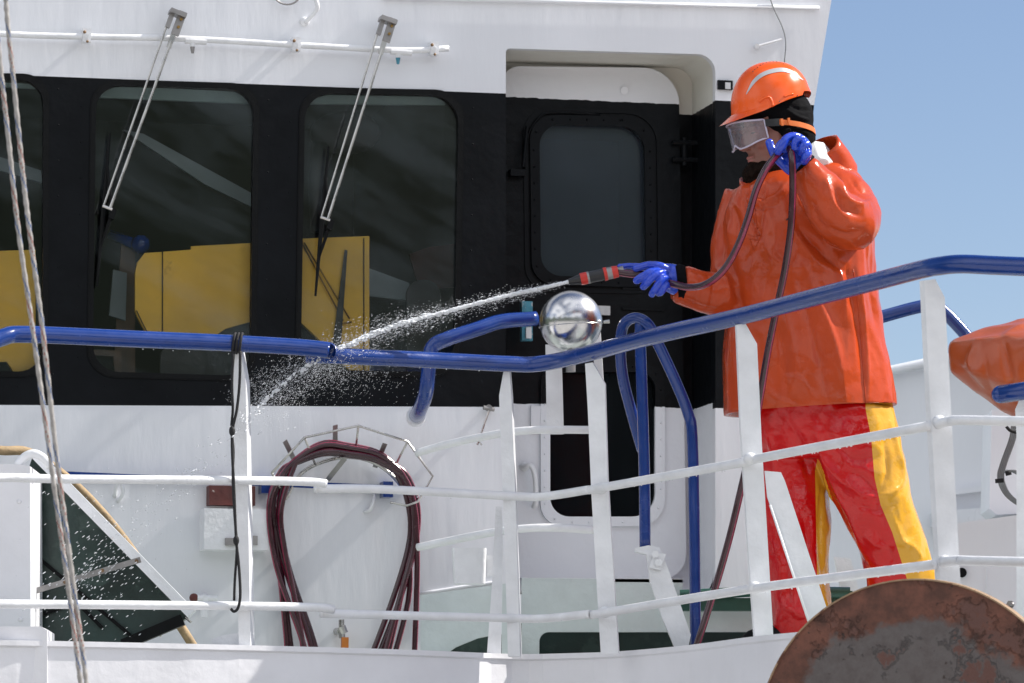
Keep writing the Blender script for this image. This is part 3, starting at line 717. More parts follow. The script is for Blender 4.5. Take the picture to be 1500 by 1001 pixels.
# low white plate with dark arch at the left of the step
t = thing('vent_casing', 'low white casing with a dark arched opening left of the door step', 'casing', P(690, 985, 14.5))
bm = bmesh.new()
arch = [P(x, y, 14.45) for x, y in ((655, 985), (655, 957), (668, 948), (700, 935), (730, 929), (735, 929), (735, 985))]
plate_holes(bm, [P(x, y, 14.45) for x, y in ((616, 990), (616, 872), (690, 862), (762, 852), (762, 990))], [arch], Vector((0, .03, 0)))
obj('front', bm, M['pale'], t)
bm = bmesh.new(); boxc(bm, P(700, 960, 14.6), Vector((.12, 0, 0)), Vector((0, .01, 0)), Vector((0, 0, .08))); obj('inner_plate', bm, M['dgreen'], t)
# beaker shaped white cup on its bracket
t = thing('cup_holder', 'square white cup fixed to a brace left of the second rail post', 'holder', P(690, 855, 14.2))
bm = bmesh.new()
loft(bm, [(P(688, 856, 14.2), Vector((.052, 0, 0)), Vector((0, .04, 0))), (P(687, 804, 14.2), Vector((.058, 0, 0)), Vector((0, .046, 0)))], 24, True, 7)
obj('cup', bm, M['white2'], t, 'auto', bevel=0)
bm = bmesh.new(); boxc(bm, P(718, 829, 14.2), Vector((.03, 0, 0)), Vector((0, .01, 0)), Vector((0, 0, .034))); obj('bracket', bm, M['white2'], t, bevel=.003)

# ================================================================ LEFT FOREGROUND: chute, panels
t = thing('green_chute', 'dark green sloping chute behind the rail with a white diagonal frame', 'chute', P(150, 985, 14.1))
Yc = 14.0
bm = bmesh.new()
poly = [(40, 692), (48, 668), (70, 672), (278, 902), (262, 914), (190, 945), (170, 1000), (-200, 1000), (-200, 692)]
prism(bm, [P(x, y, Yc) for x, y in poly], Vector((0, .05, 0))); obj('side_plate', bm, M['dgreen'], t)
bm = bmesh.new()
a, b = P(50, 664, Yc - .03), P(281, 900, Yc - .03); d = (b - a) / 2; n_ = d.cross(Vector((0, 1, 0))).normalized()
boxc(bm, (a + b) / 2, d, n_ * .016, Vector((0, .035, 0))); obj('edge_frame', bm, M['white2'], t, bevel=.004)
bm = bmesh.new()
for (xa, ya, xb, yb) in ((48, 810, 190, 930), (48, 905, 120, 880), (110, 880, 150, 920)):
    a, b = P(xa, ya, Yc - .008), P(xb, yb, Yc - .008); d = (b - a) / 2; n_ = d.cross(Vector((0, 1, 0))).normalized(); boxc(bm, (a + b) / 2, d, n_ * .006, Vector((0, .008, 0)))
a, b = P(180, 945, Yc - .02), P(268, 908, Yc - .02); d = (b - a) / 2; n_ = d.cross(Vector((0, 1, 0))).normalized(); boxc(bm, (a + b) / 2, d, n_ * .018, Vector((0, .02, 0)))
obj('rib', bm, M['rubber'], t, bevel=.002)
bm = bmesh.new()
for x, y in ((272, 905), (193, 941), (228, 925)): tube(bm, [P(x, y, Yc), P(x + 8, y + 7, Yc - .01)], .004, 8)
obj('bolt', bm, M['steel'], t, 'auto')
t = thing('grey_strap', 'flat grey metal strap with bolts crossing in front of the green chute', 'strap', P(100, 850, 13.8))
a, b = P(-60, 899, 13.8), P(206, 820, 13.8); d = (b - a) / 2; n_ = d.cross(Vector((0, 1, 0))).normalized()
bm = bmesh.new(); boxc(bm, (a + b) / 2, d, n_ * .009, Vector((0, .004, 0))); obj('flat', bm, M['dullsteel'], t, bevel=.0015)
bm = bmesh.new()
for x, y in ((150, 836), (95, 853), (200, 822)): tube(bm, [P(x, y, 13.79), P(x, y, 13.78)], .006, 10)
obj('bolt', bm, M['fastener'], t, 'auto')
t = thing('tan_hose', 'frayed tan canvas hose running down behind the green chute to the deck', 'hose', P(200, 900, 14.3))
bm = bmesh.new(); tube(bm, crom([P(x, y, Y) for x, y, Y in ((-60, 650, 14.1), (0, 660, 14.1), (40, 662, 14.15), (80, 686, 14.2), (130, 730, 14.25), (185, 795, 14.25), (240, 880, 14.2), (286, 952, 14.2), (300, 985, 14.2))], 6), .0155, 12)
obj('hose', bm, M['tanrope'], t, True)
t = thing('white_locker', 'plain white steel locker at the left end of the deck', 'locker', P(0, 990, 13.55))
bm = bmesh.new(); prism(bm, [P(x, y, 13.62) for x, y in ((-230, 678), (22, 680), (44, 683), (45, 990), (-230, 990))], Vector((0, .35, 0))); obj('body', bm, M['hull'], t, bevel=.006)
bm = bmesh.new()
tube(bm, crom([P(x, y, 13.7) for x, y in ((26, 682), (36, 670), (50, 665), (64, 672), (74, 684))], 4), .015, 10); obj('hinge_lug', bm, M['white2'], t, True)
bm = bmesh.new()
for x, y in ((28, 735), (30, 908), (28, 935)): sphere(bm, P(x, y, 13.62), .008, sy=.5, u=8, v=6)
obj('bolt', bm, M['hull'], t, True)
t = thing('white_bin', 'square white plate box below the lower rail at the far left bottom', 'box', P(20, 1000, 13.2))
bm = bmesh.new(); prism(bm, [P(x, y, 13.2) for x, y in ((-250, 918), (60, 918), (69, 924), (69, 1180), (-250, 1180))], Vector((0, .22, 0))); obj('body', bm, M['hull'], t, bevel=.008)

# ================================================================ RAILINGS
rail = thing('deck_railing', 'white deck railing with a glossy blue top rail curving up to the right', 'railing', P(790, 960, 14.0))
RL = lambda pts, n=6: crom([P(x, y, Y) for x, y, Y in pts], n)
bm = bmesh.new(); tube(bm, RL([(-60, 520, 13.05), (-25, 508, 13.1), (5, 494, 13.15), (40, 490, 13.2), (200, 497, 13.35), (340, 503, 13.5), (440, 509, 13.6), (478, 513, 13.62), (482, 514, 13.62)]), [.027] * 40 + [.0265, .02], 20); obj('top_rail', bm, M['blue'], rail, True)
bm = bmesh.new(); tube(bm, RL([(448, 520, 13.66), (500, 522, 13.68), (620, 527, 13.84), (740, 533, 13.98), (790, 533, 14.0), (850, 521, 13.88), (960, 492, 13.45), (1080, 465, 13.02), (1200, 434, 12.58),
     (1300, 408, 12.24), (1350, 395, 12.05), (1375, 390, 11.97), (1410, 387, 11.9), (1480, 390, 11.8), (1700, 398, 11.5)], 8), .0265, 20); obj('top_rail', bm, M['blue'], rail, True)
for rows_ in (((-60, 706, 13.05), (0, 700, 13.15), (100, 702, 13.25), (350, 704, 13.5), (450, 706, 13.6), (478, 709, 13.62)),
              ((462, 716, 13.66), (560, 717, 13.78), (750, 727, 14.0), (800, 727, 13.98), (860, 718, 13.82), (880, 715, 13.75), (1085, 678, 13.0), (1105, 673, 12.95), (1362, 624, 12.0)),
              ((1372, 622, 11.97), (1392, 617, 11.93), (1430, 616, 11.85), (1700, 622, 11.5)),
              ((-60, 886, 13.05), (0, 885, 13.15), (350, 888, 13.5), (460, 890, 13.6), (488, 893, 13.64)),
              ((470, 899, 13.66), (560, 901, 13.78), (750, 906, 14.0), (800, 906, 13.98), (860, 900, 13.82), (885, 898, 13.75), (1100, 863, 12.97), (1370, 827, 12.0)),
              ((1380, 823, 11.97), (1405, 821, 11.92), (1440, 822, 11.85), (1700, 828, 11.5))):
    bm = bmesh.new(); tube(bm, RL(rows_), .0140, 14); obj('cross_bar', bm, M['white2'], rail, True)
def post(name, poly, Y0, Y1, vec, parent=rail, m='white2', bev=.0018):
    """polygon in pixels; Y0 at its first vertex row (top), Y1 at the bottom"""
    ys = [p[1] for p in poly]; ya, yb = min(ys), max(ys)
    pts = [P(x, y, Y0) for x, y in poly]
    bm = bmesh.new(); prism(bm, pts, Vector(vec)); return obj(name, bm, M[m], parent, None, bevel=0)
post('post', [(345, 512), (352, 512), (360, 560), (367, 946), (350, 946), (343, 700), (341, 560)], 13.52, 0, (.010, .05, 0))
post('post', [(738, 541), (746, 541), (749, 580), (754, 700), (762, 962), (744, 962), (738, 760), (731, 580)], 14.0, 0, (.006, .05, 0))
post('post', [(857, 533), (868, 531), (886, 562), (890, 700), (906, 958), (880, 958), (866, 720), (861, 600)], 13.80, 0, (.004, .014, 0))
post('post', [(1079, 476), (1092, 474), (1109, 504), (1116, 650), (1133, 934), (1106, 937), (1096, 800), (1085, 620)], 12.99, 0, (-.004, .014, 0))
post('post', [(1354, 411), (1370, 409), (1384, 436), (1391, 560), (1402, 760), (1411, 930), (1381, 930), (1372, 760), (1361, 560)], 12.0, 0, (-.012, .016, 0))
post('post', [(1498, 575), (1530, 575), (1530, 905), (1489, 905), (1489, 640), (1487, 600)], 12.3, 0, (.004, .016, 0))
# gussets, braces and feet
bm = bmesh.new(); prism(bm, [P(x, y, 13.56) for x, y in ((310, 935), (352, 926), (352, 948), (310, 948))], Vector((0, .04, 0))); obj('foot_plate', bm, M['white2'], rail, bevel=.002)
post('brace', [(726, 742), (735, 742), (737, 800), (734, 962), (713, 962), (721, 850)], 14.12, 0, (.0, .03, 0))
post('brace', [(1120, 690), (1144, 692), (1150, 705), (1216, 906), (1190, 930), (1124, 728)], 13.05, 0, (0, .012, 0))
bm = bmesh.new(); tube(bm, [P(1128, 740, 13.04), P(1186, 915, 13.04)], .004, 6); obj('weld', bm, M['white2'], rail, True)
for x, y, Y in ((881, 716, 13.78), (1099, 672, 12.96), (886, 897, 13.77), (1106, 861, 12.96), (1376, 618, 11.98), (1384, 823, 11.98)):
    bm = bmesh.new(); sphere(bm, P(x, y, Y - .008), .021, sz=.9, u=12, v=8); obj('welded_knot', bm, M['white2'], rail, True)

# inner low railing by the door
t = thing('inner_guard', 'short inner white guard rail between the coil and the door, under the steel ball', 'railing', P(800, 985, 14.4))
for rows_ in (((610, 664, 14.62), (660, 650, 14.55), (735, 635, 14.4), (790, 630, 14.35), (870, 630, 14.35)), ((612, 802, 14.62), (660, 792, 14.55), (735, 778, 14.4), (800, 773, 14.35), (875, 777, 14.35))):
    bm = bmesh.new(); tube(bm, RL(rows_), .0135, 12); obj('cross_bar', bm, M['white2'], t, True)
post('post', [(799, 505), (822, 505), (824, 560), (826, 636), (801, 636)], 14.34, 0, (.0, .014, 0), t)
post('post', [(868, 480), (879, 480), (884, 560), (890, 700), (898, 985), (884, 985), (876, 700)], 14.34, 0, (.002, .03, 0), t)
# blue grab rail on the wall
t = thing('grab_rail', 'short bent blue handrail reaching from the lower wall up to the door edge', 'handrail', W(613, 606, 0))
bm = bmesh.new(); tube(bm, crom([P(609, 610, 15.15), P(614, 602, 15.0), P(624, 575, 14.85), P(629, 530, 14.8), P(634, 508, 14.8), P(654, 497, 14.8), P(700, 482, 14.85), P(735, 471, 14.9), P(785, 467, 14.95)], 7), .0262, 18); obj('tube', bm, M['blue'], t, True)
bm = bmesh.new(); tube(bm, [P(610, 608, 15.12), P(609, 611, 15.22)], [.034, .036], 16); obj('flange', bm, M['white'], t, 'auto')
t = thing('wall_switch', 'narrow teal and white enamelled switch box beside the steel ball', 'switch', W(772, 500, 0))
bm = bmesh.new(); boxc(bm, W(771, 471, .15), WD * .020, WN * .015, Vector((0, 0, .072))); obj('box', bm, M['teal'], t, bevel=.004)
bm = bmesh.new(); boxc(bm, W(774, 488, .13), WD * .010, WN * .008, Vector((0, 0, .020))); obj('button', bm, M['label'], t, bevel=.005)
# ladder hand grips
t = thing('ladder_grip', 'tall bent blue hand grip with a wide loop beside the lower door window', 'handrail', P(1018, 985, 13.9))
bm = bmesh.new()
tube(bm, crom([P(x, y, Y) for x, y, Y in ((1020, 980, 14.0), (1019, 940, 14.0), (1017, 760, 14.0), (1014, 640, 14.0), (1008, 606, 14.0), (990, 560, 13.98), (962, 500, 13.96), (948, 474, 13.95), (930, 466, 13.97), (914, 476, 14.0), (909, 505, 14.04), (912, 550, 14.08), (924, 600, 14.12), (941, 660, 14.16))], 8), .0185, 16)
obj('tube', bm, M['blue'], t, True)
t = thing('ladder_grip', 'straight upright blue hand grip standing on the bolted white bracket', 'handrail', P(945, 800, 13.9))
bm = bmesh.new(); tube(bm, crom([P(x, y, Y) for x, y, Y in ((945, 808, 13.97), (944, 700, 13.97), (940, 560, 13.97), (938, 500, 13.97), (938, 474, 13.97))], 6), .0185, 16); obj('tube', bm, M['blue'], t, True)
bm = bmesh.new()
prism(bm, [P(x, y, 13.93) for x, y in ((930, 803), (950, 799), (966, 802), (979, 834), (1012, 930), (1009, 945), (990, 952), (970, 905), (952, 850), (947, 812), (930, 808))], Vector((0, .05, 0)))
br = obj('bracket', bm, M['white2'], t)
bm = bmesh.new(); boxc(bm, P(963, 822, 13.92), Vector((.019, 0, -.004)), Vector((0, .006, 0)), Vector((.009, 0, .026)))
for x, y in ((960, 812), (965, 824)): tube(bm, [P(x, y, 13.92), P(x, y, 13.90)], .0125, 6)
obj('bolt_plate', bm, M['white2'], br, 'auto', bevel=.0015)

# steel ball
t = thing('steel_ball', 'polished stainless steel ball with a seam round its middle, behind the blue rail', 'ball', P(836, 540, 14.1))
bc = P(836, 472, 14.12)
tl_ = Matrix.Rotation(R(-4), 3, 'Y')
bm = bmesh.new(); sphere(bm, bc, .1045, 1, 1, 1, tl_, 64, 40); obj('ball', bm, M['chrome'], t, True)
bm = bmesh.new()
u_ = Vector((1, 0, math.tan(R(3.5)))).normalized(); v_ = Vector((0, 1, .05)).normalized()
tube(bm, [bc + Vector((0, 0, -.012)) + (u_ * math.cos(a) + v_ * math.sin(a)) * .1055 for a in [2 * math.pi * k / 60 for k in range(61)]], .0016, 6, cap=False)
tube(bm, [P(884, 472, 14.1), P(893, 471, 14.1)], [.005, .005, .007], 10); obj('seam', bm, M['steel'], t, 'auto')
bm = bmesh.new(); tube(bm, [P(836, 512, 14.12), P(836, 545, 14.12)], .016, 12); obj('stem', bm, M['dullsteel'], t, 'auto')

# ================================================================ HOSE RACK AND COIL
t = thing('hose_rack', 'stainless wire rack with pegs holding the coiled hose on the wall', 'rack', W(515, 730, -.05))
bm = bmesh.new()
outer_ = [(398, 693), (446, 641), (525, 624), (597, 647), (634, 698), (612, 735), (596, 741), (572, 736)]
tube(bm, [W(x, y, -.15) for x, y in outer_], .0042, 8)
for a, b in (((446, 641), (462, 681)), ((525, 624), (520, 668)), ((597, 647), (575, 690)), ((398, 693), (418, 730))): tube(bm, [W(*a, -.15), W(*b, -.04)], .004, 8)
obj('wire_guard', bm, M['steel'], t, True)
bm = bmesh.new()
tube(bm, crom([W(x, y, -.035) for x, y in ((418, 732), (440, 695), (475, 676), (515, 670), (552, 680), (582, 705), (600, 736))], 6), .007, 8)
obj('hoop', bm, M['steel'], t, True)
for (xa, ya, xb, yb) in ((417, 646, 433, 678), (491, 623, 491, 653), (564, 650, 549, 685), (505, 672, 480, 703)):
    bm = bmesh.new(); a, b = W(xa, ya, -.10), W(xb, yb, -.02); d = (b - a) / 2; s = d.cross(WN).normalized(); boxc(bm, (a + b) / 2, d, s * .0085, WN * .004); obj('peg', bm, M['dullsteel'], t, bevel=.001)
t = thing('coiled_hose', 'coil of dark red rubber hose hung over the wire rack', 'hose', W(515, 950, -.05))
bm = bmesh.new()
stripe = lambda i, s: 1 if s in (3, 4, 9) else 0
rnd = random.Random(11)
Ls = [((430, 985), (424, 930), (412, 840), (396, 750), (404, 705)), ((455, 985), (440, 930), (405, 830), (394, 745), (410, 700)), ((466, 985), (448, 920), (414, 820), (400, 740), (418, 692)),
      ((472, 985), (455, 925), (424, 835), (408, 750), (422, 690)), ((450, 985), (436, 900), (416, 800), (412, 745), (430, 685)), ((420, 985), (419, 930), (404, 790), (398, 735), (412, 690))]
Rs = [((598, 700), (612, 745), (608, 800), (585, 880), (545, 985)), ((592, 700), (606, 745), (606, 800), (590, 860), (556, 985)), ((585, 696), (600, 742), (602, 790), (588, 870), (562, 985)),
      ((590, 705), (604, 750), (600, 810), (598, 880), (571, 985)), ((596, 706), (608, 748), (611, 810), (610, 880), (606, 985)), ((580, 692), (597, 735), (600, 790), (578, 870), (535, 985))]
for k in range(6):
    h = (k - 2.5) * 3.2
    topp = ((440, 672 + h * .5), (475, 657 + h), (510, 660 + h * .9), (550, 668 + h * .8), (576, 684 + h * .6))
    pts = [W(x, y, -.075 - .02 * math.sin(k * 2.1) - .012 * (k % 3)) for x, y in Ls[k] + topp + Rs[k]]
    tube(bm, crom(pts, 5), .0100, 12, mi=stripe)
obj('hose', bm, [M['hose'], M['hosestripe']], t, True)

# ================================================================ BACKGROUND AT RIGHT
t = thing('background_bulwark', 'tall white bulwark wall on the deck behind the worker', 'bulwark', P(1400, 980, 18))
bm = bmesh.new()
prism(bm, [P(x, y, 18.2) for x, y in ((1100, 600), (1200, 575), (1306, 545), (1390, 527), (1700, 470), (1700, 1080), (1100, 1080))], Vector((0, .12, 0))); obj('plating', bm, M['white'], t)
bm = bmesh.new(); boxc(bm, P(1425, 718, 18.18), Vector((.15, 0, .02)), Vector((0, .03, 0)), Vector((0, 0, .012))); boxc(bm, P(1420, 757, 18.15), Vector((.16, 0, .015)), Vector((0, .05, 0)), Vector((0, 0, .03)))
boxc(bm, P(1240, 690, 18.18), Vector((.15, 0, .03)), Vector((0, .03, 0)), Vector((0, 0, .01))); obj('rib', bm, M['white'], t, bevel=.006)
bm = bmesh.new(); tube(bm, [P(1100, 598, 18.16), P(1306, 543, 18.16), P(1390, 525, 18.16), P(1700, 468, 18.16)], .022, 10); obj('cap_rail', bm, M['white'], t, True)
t = thing('white_cabinet', 'white deck cabinet behind the railing at the right edge', 'cabinet', P(1480, 980, 15.4))
bm = bmesh.new()
prism(bm, [P(x, y, 15.9) for x, y in ((1453, 600), (1600, 600), (1600, 748), (1460, 754), (1449, 745))], Vector((0, .3, 0))); obj('upper_box', bm, M['white'], t, bevel=.006)
bm = bmesh.new(); prism(bm, [P(x, y, 15.7) for x, y in ((1392, 768), (1600, 740), (1600, 1000), (1392, 1000))], Vector((0, .3, 0))); obj('lower_box', bm, M['white'], t, bevel=.008)
bm = bmesh.new(); tube(bm, [P(1409, 839, 15.70), P(1409, 839, 15.68)], .018, 14); obj('port', bm, M['black'], t, 'auto')
bm = bmesh.new(); tube(bm, [P(1444, 830, 15.69), P(1446, 1000, 15.69)], .002, 6); obj('seam', bm, M['white2'], t)
bm = bmesh.new(); tube(bm, [P(1480, 886, 15.6), P(1480, 886, 15.56)], .016, 6); sphere(bm, P(1482, 886, 15.56), .010); props(obj('pipe_fitting', bm, M['dullsteel'], None, 'auto'), 'grey pipe fitting low down beside the rightmost post', 'fitting')
t = thing('cable_coil', 'small coil of grey cable with black ties hanging under the orange tarp', 'cable', P(1472, 720, 15.4))
bm = bmesh.new()
for k in range(4):
    o_ = k * 2.6; tube(bm, crom([P(x + o_, y, 15.5 - .01 * k) for x, y in ((1483, 610), (1480, 640), (1466, 680), (1462, 700), (1470, 722), (1488, 738), (1505, 742), (1515, 725), (1500, 702), (1480, 690), (1466, 692))], 5), .0036, 8)
obj('cable', bm, M['cable'], t, True)
bm = bmesh.new(); tube(bm, [P(1458, 705, 15.45), P(1470, 704, 15.45)], .008, 8); tube(bm, [P(1473, 694, 15.45), P(1481, 692, 15.45)], .009, 8); tube(bm, crom([P(1474, 625, 15.45), P(1480, 631, 15.45), P(1490, 634, 15.45)], 3), .006, 8); obj('tie', bm, M['cord'], t, True)
# diagonal white stay and small green block seen between the legs
t = thing('deck_stay', 'slanted white stay on a green foot seen between the worker legs', 'stay', P(1235, 985, 15.5))
bm = bmesh.new(); prism(bm, [P(x, y, 15.5) for x, y in ((1222, 816), (1246, 818), (1290, 985), (1256, 985))], Vector((0, .04, 0))); obj('stay', bm, M['white2'], t, bevel=.002)
bm = bmesh.new(); boxc(bm, P(1225, 876, 15.45), Vector((.055, 0, 0)), Vector((0, .05, 0)), Vector((0, 0, .022))); obj('foot', bm, M['green'], t, bevel=.008)
# blue far handrail
t = thing('far_handrail', 'blue handrail bent down to the right beyond the worker', 'handrail', P(1380, 540, 15.6))
bm = bmesh.new(); tube(bm, crom([P(x, y, 15.6) for x, y in ((1180, 497), (1293, 464), (1345, 450), (1368, 448), (1386, 460), (1420, 497), (1470, 560))], 7), .0235, 16); obj('tube', bm, M['blue'], t, True)
bm = bmesh.new(); tube(bm, [P(1465, 578, 12.28), P(1520, 570, 12.25), P(1700, 556, 12.1)], [.026] * 12, 18); sphere(bm, P(1465, 578, 12.28), .0255); props(obj('blue_rail_stub', bm, M['blue'], None, True), 'rounded end of a blue rail in front of the orange tarp', 'handrail')
# orange tarp bundle
bm = bmesh.new()
tp = [((1391, 504), 15.0), ((1400, 497), 15.0), ((1450, 480), 15.0), ((1490, 469), 15.0), ((1560, 462), 15.0), ((1640, 500), 15.0), ((1620, 590), 15.0), ((1486, 612), 15.0), ((1465, 600), 15.0), ((1428, 570), 15.0), ((1393, 545), 15.0)]
oc = [P(x, y, Y) for (x, y), Y in tp]; cen = P(1500, 530, 15.0); fv = [bm.verts.new(p) for p in oc]
ins = [bm.verts.new(P(x, y, Y)) for x, y, Y in ((1467, 492, 14.86), (1428, 506, 14.90), (1405, 515, 14.95), (1425, 545, 14.88), (1475, 560, 14.8), (1520, 500, 14.72), (1560, 560, 14.72))]
bk = [bm.verts.new(P(x, y, 15.35)) for x, y in ((1410, 520), (1500, 490), (1600, 540), (1480, 590))]
bmesh.ops.convex_hull(bm, input=fv + ins + bk)
bmesh.ops.subdivide_edges(bm, edges=bm.edges, cuts=2, use_grid_fill=True)
me = blob(bm, .012, 5)
crumple(me, .010, (4, 4, 4), 3)
folds(me, [([(1392, 505), (1430, 500), (1467, 493)], 3, .008), ([(1467, 493), (1478, 540), (1492, 590)], 5, -.012), ([(1467, 493), (1500, 475)], 3, .008), ([(1430, 502), (1422, 540), (1470, 605)], 5, .010), ([(1393, 530), (1430, 560), (1470, 600)], 4, -.010), ([(1440, 520), (1450, 570), (1480, 600)], 5, -.008)])
props(link('tarp_bundle', me, M['tarp'], None, True), 'folded orange tarpaulin cover at the right edge behind the railing', 'tarp')

# ================================================================ RUSTY DISC
t = thing('rusty_drum', 'large rusty round steel drum end in front of the white hull', 'drum', P(1345, 1100, 11.5))
dn = Vector((-.36, -.92, -.06)).normalized(); dc = P(1343, 1094, 11.45); rad = .445
e1 = Vector((0, 0, 1)).cross(dn).normalized(); e2 = dn.cross(e1)
def circ(r, off, n=96): return [dc + dn * off + (e1 * math.cos(2 * math.pi * k / n) + e2 * math.sin(2 * math.pi * k / n)) * r for k in range(n)]
def rust_face():
    m = bpy.data.materials.new('flaking_rust'); m.use_nodes = True; n = m.node_tree; L = n.links.new; b = n.nodes['Principled BSDF']
    b.inputs['Roughness'].default_value = .75
    tc = n.nodes.new('ShaderNodeTexCoord'); at_ = n.nodes.new('ShaderNodeAttribute'); at_.attribute_name = 'radius'
    def nz(sc_, det=9, ro=.65):
        q = n.nodes.new('ShaderNodeTexNoise'); q.inputs['Scale'].default_value = sc_; q.inputs['Detail'].default_value = det; q.inputs['Roughness'].default_value = ro; L(tc.outputs['Object'], q.inputs['Vector']); return q.outputs['Fac']
    def mth(op, a, b_, c=None):
        q = n.nodes.new('ShaderNodeMath'); q.operation = op
        for k, v in enumerate((a, b_, c)):
            if v is None: continue
            if isinstance(v, (int, float)): q.inputs[k].default_value = v
            else: L(v, q.inputs[k])
        return q.outputs[0]
    def mix(f, a, b_):
        q = n.nodes.new('ShaderNodeMix'); q.data_type = 'RGBA'; L(f, q.inputs[0])
        for k, v in ((6, a), (7, b_)):
            if isinstance(v, tuple): q.inputs[k].default_value = (*v, 1)
            else: L(v, q.inputs[k])
        return q.outputs[2]
    def step(v, a, w_):
        q = n.nodes.new('ShaderNodeMapRange'); q.inputs[1].default_value = a; q.inputs[2].default_value = a + w_; L(v, q.inputs[0]); return q.outputs[0]
    r1 = mth('MULTIPLY_ADD', nz(5), .75, at_.outputs['Fac'])          # radius + noise
    paint = mix(step(nz(26), .42, .3), (.105, .092, .090), (.075, .060, .058))
    rustc = mix(step(nz(16), .40, .25), (.075, .030, .020), (.165, .062, .040))
    c1 = mix(step(r1, 1.13, .06), paint, rustc)
    c2 = mix(step(nz(7.5), .575, .03), c1, (.105, .048, .038))
    c3 = mix(step(nz(40, 4), .66, .03), c2, (.035, .022, .018))
    L(c3, b.inputs['Base Color'])
    bp = n.nodes.new('ShaderNodeBump'); bp.inputs['Distance'].default_value = .006; bp.inputs['Strength'].default_value = 1
    L(mth('ADD', nz(30), mth('MULTIPLY', step(nz(7.5), .545, .03), .6)), bp.inputs['Height']); L(bp.outputs[0], b.inputs['Normal'])
    return m
bm = bmesh.new(); RR = [rad - .004, rad * .95, rad * .9, rad * .84, rad * .75, rad * .6, rad * .4, rad * .2, .01]
V = [[bm.verts.new(p) for p in circ(r, 0)] for r in RR]
for a, b in zip(V, V[1:]):
    for i in range(96): bm.faces.new((a[i], a[(i + 1) % 96], b[(i + 1) % 96], b[i]))
bm.faces.new(V[-1]); fo = obj('face', bm, rust_face(), t, 'auto')
at = fo.data.attributes.new('radius', 'FLOAT', 'POINT'); at.data.foreach_set('value', np.array([(v.co - dc).length / rad for v in fo.data.vertices], dtype=np.float32))
bm = bmesh.new(); V = [[bm.verts.new(p) for p in circ(r, o_)] for r, o_ in ((rad - .004, 0), (rad - .004, .006), (rad, .006), (rad, -.035), (rad - .05, -.035))]
for a, b in zip(V, V[1:]):
    for i in range(96): bm.faces.new((a[i], a[(i + 1) % 96], b[(i + 1) % 96], b[i]))
obj('rim', bm, M['rustedge'], t, 'auto')
bm = bmesh.new(); V = [[bm.verts.new(p) for p in circ(r, o_, 48)] for r, o_ in ((.18, -.02), (.18, -.5))]
for i in range(48): bm.faces.new((V[0][i], V[0][(i + 1) % 48], V[1][(i + 1) % 48], V[1][i]))
obj('barrel', bm, M['rust'], t, 'auto')

# ================================================================ ROPES
def rope(pts, Y, label):
    cp = crom([P(x, y, Y) for x, y in pts], 40); bm = bmesh.new(); seg = 12
    def mi(i, s):
        h = (i * 1 + s * 2) % 24
        if h in (0, 1): return 1
        if h in (9, 10, 17) and (i // 24) % 2 == 0: return 2
        return 0
    tube(bm, cp, [.0058 + .0006 * math.sin(i * .9) for i in range(len(cp))], seg, mi=mi)
    co = list(bm.verts)
    props(obj('halyard_rope', bm, [M['ropew'], M['ropeb'], M['roper']], None, True), label, 'rope', 'ropes hanging at the left')
rope([(6, -60), (10, 20), (21, 130), (34, 260), (46, 360), (62, 480), (82, 660), (104, 830), (124, 980), (132, 1060)], 10.2, 'blue flecked cream rope, the right one of the two ropes hanging at the left')
rope([(-14, -60), (0, 90), (12, 200), (26, 330), (46, 470), (64, 600), (83, 740), (100, 860), (116, 985), (124, 1060)], 10.3, 'blue flecked cream rope, the left one of the two ropes hanging at the left')
# black cord on the first post
bm = bmesh.new()
for k, x in enumerate((343, 348, 353)):
    c_ = P(x, 503, 13.5)
    tube(bm, [c_ + Vector((0, math.cos(a), math.sin(a))) * .031 + Vector((.004 * math.sin(a), 0, 0)) for a in [2 * math.pi * j / 20 for j in range(21)]], .0048, 8, cap=False)
tube(bm, crom([P(x, y, 13.47) for x, y in ((342, 515), (340, 560), (341, 600), (339, 628), (342, 660), (341, 700), (344, 760), (347, 800), (344, 850), (343, 880))], 5), .0042, 8)
tube(bm, crom([P(x, y, 13.465) for x, y in ((352, 515), (351, 560), (347, 600), (340, 640), (343, 720), (346, 790), (350, 830), (352, 870), (349, 890), (343, 896), (338, 892))], 5), .0046, 8)
for x, y in ((340, 632), (346, 792)): sphere(bm, P(x, y, 13.46), .010, sz=1.6, u=10, v=8)
props(obj('black_cord', bm, M['cord'], None, True), 'black cord wound round the blue rail and hanging down the first post', 'cord')

# ================================================================ THE WORKER
man = thing('person', 'worker in orange oilskin jacket, red and yellow trousers, helmet and goggles, hosing the deck', 'person', P(1220, 965, 14.0))
X3 = Vector((1, 0, 0)); Y3 = Vector((0, 1, 0)); Z3 = Vector((0, 0, 1))
# --- jacket: torso, two sleeves, shoulders as one skin
Ym = 14.0
bm = bmesh.new()
tor = [(258, 1116, 1206, .10), (268, 1100, 1222, .125), (280, 1078, 1258, .15), (310, 1066, 1276, .175), (350, 1063, 1278, .19), (400, 1065, 1282, .20), (450, 1065, 1287, .205),
       (500, 1063, 1293, .21), (550, 1062, 1303, .215), (612, 1061, 1312, .22)]
def rowY(y): return Ym
rg = []
for y, xl, xr_, d in tor:
    a, b = P(xl, y, Ym), P(xr_, y, Ym); rg.append(((a + b) / 2, (b - a) / 2, Y3 * d))
loft(bm, rg, 36, True, 2.3)
def limb(bm, pts, seg=20, n=5):
    c_ = crom([P(x, y, Y) for x, y, Y, r in pts], n); rr = [p[3] for p in pts]
    rr = list(np.interp(np.linspace(0, len(pts) - 1, len(c_)), range(len(pts)), rr)); tube(bm, c_, rr, seg)
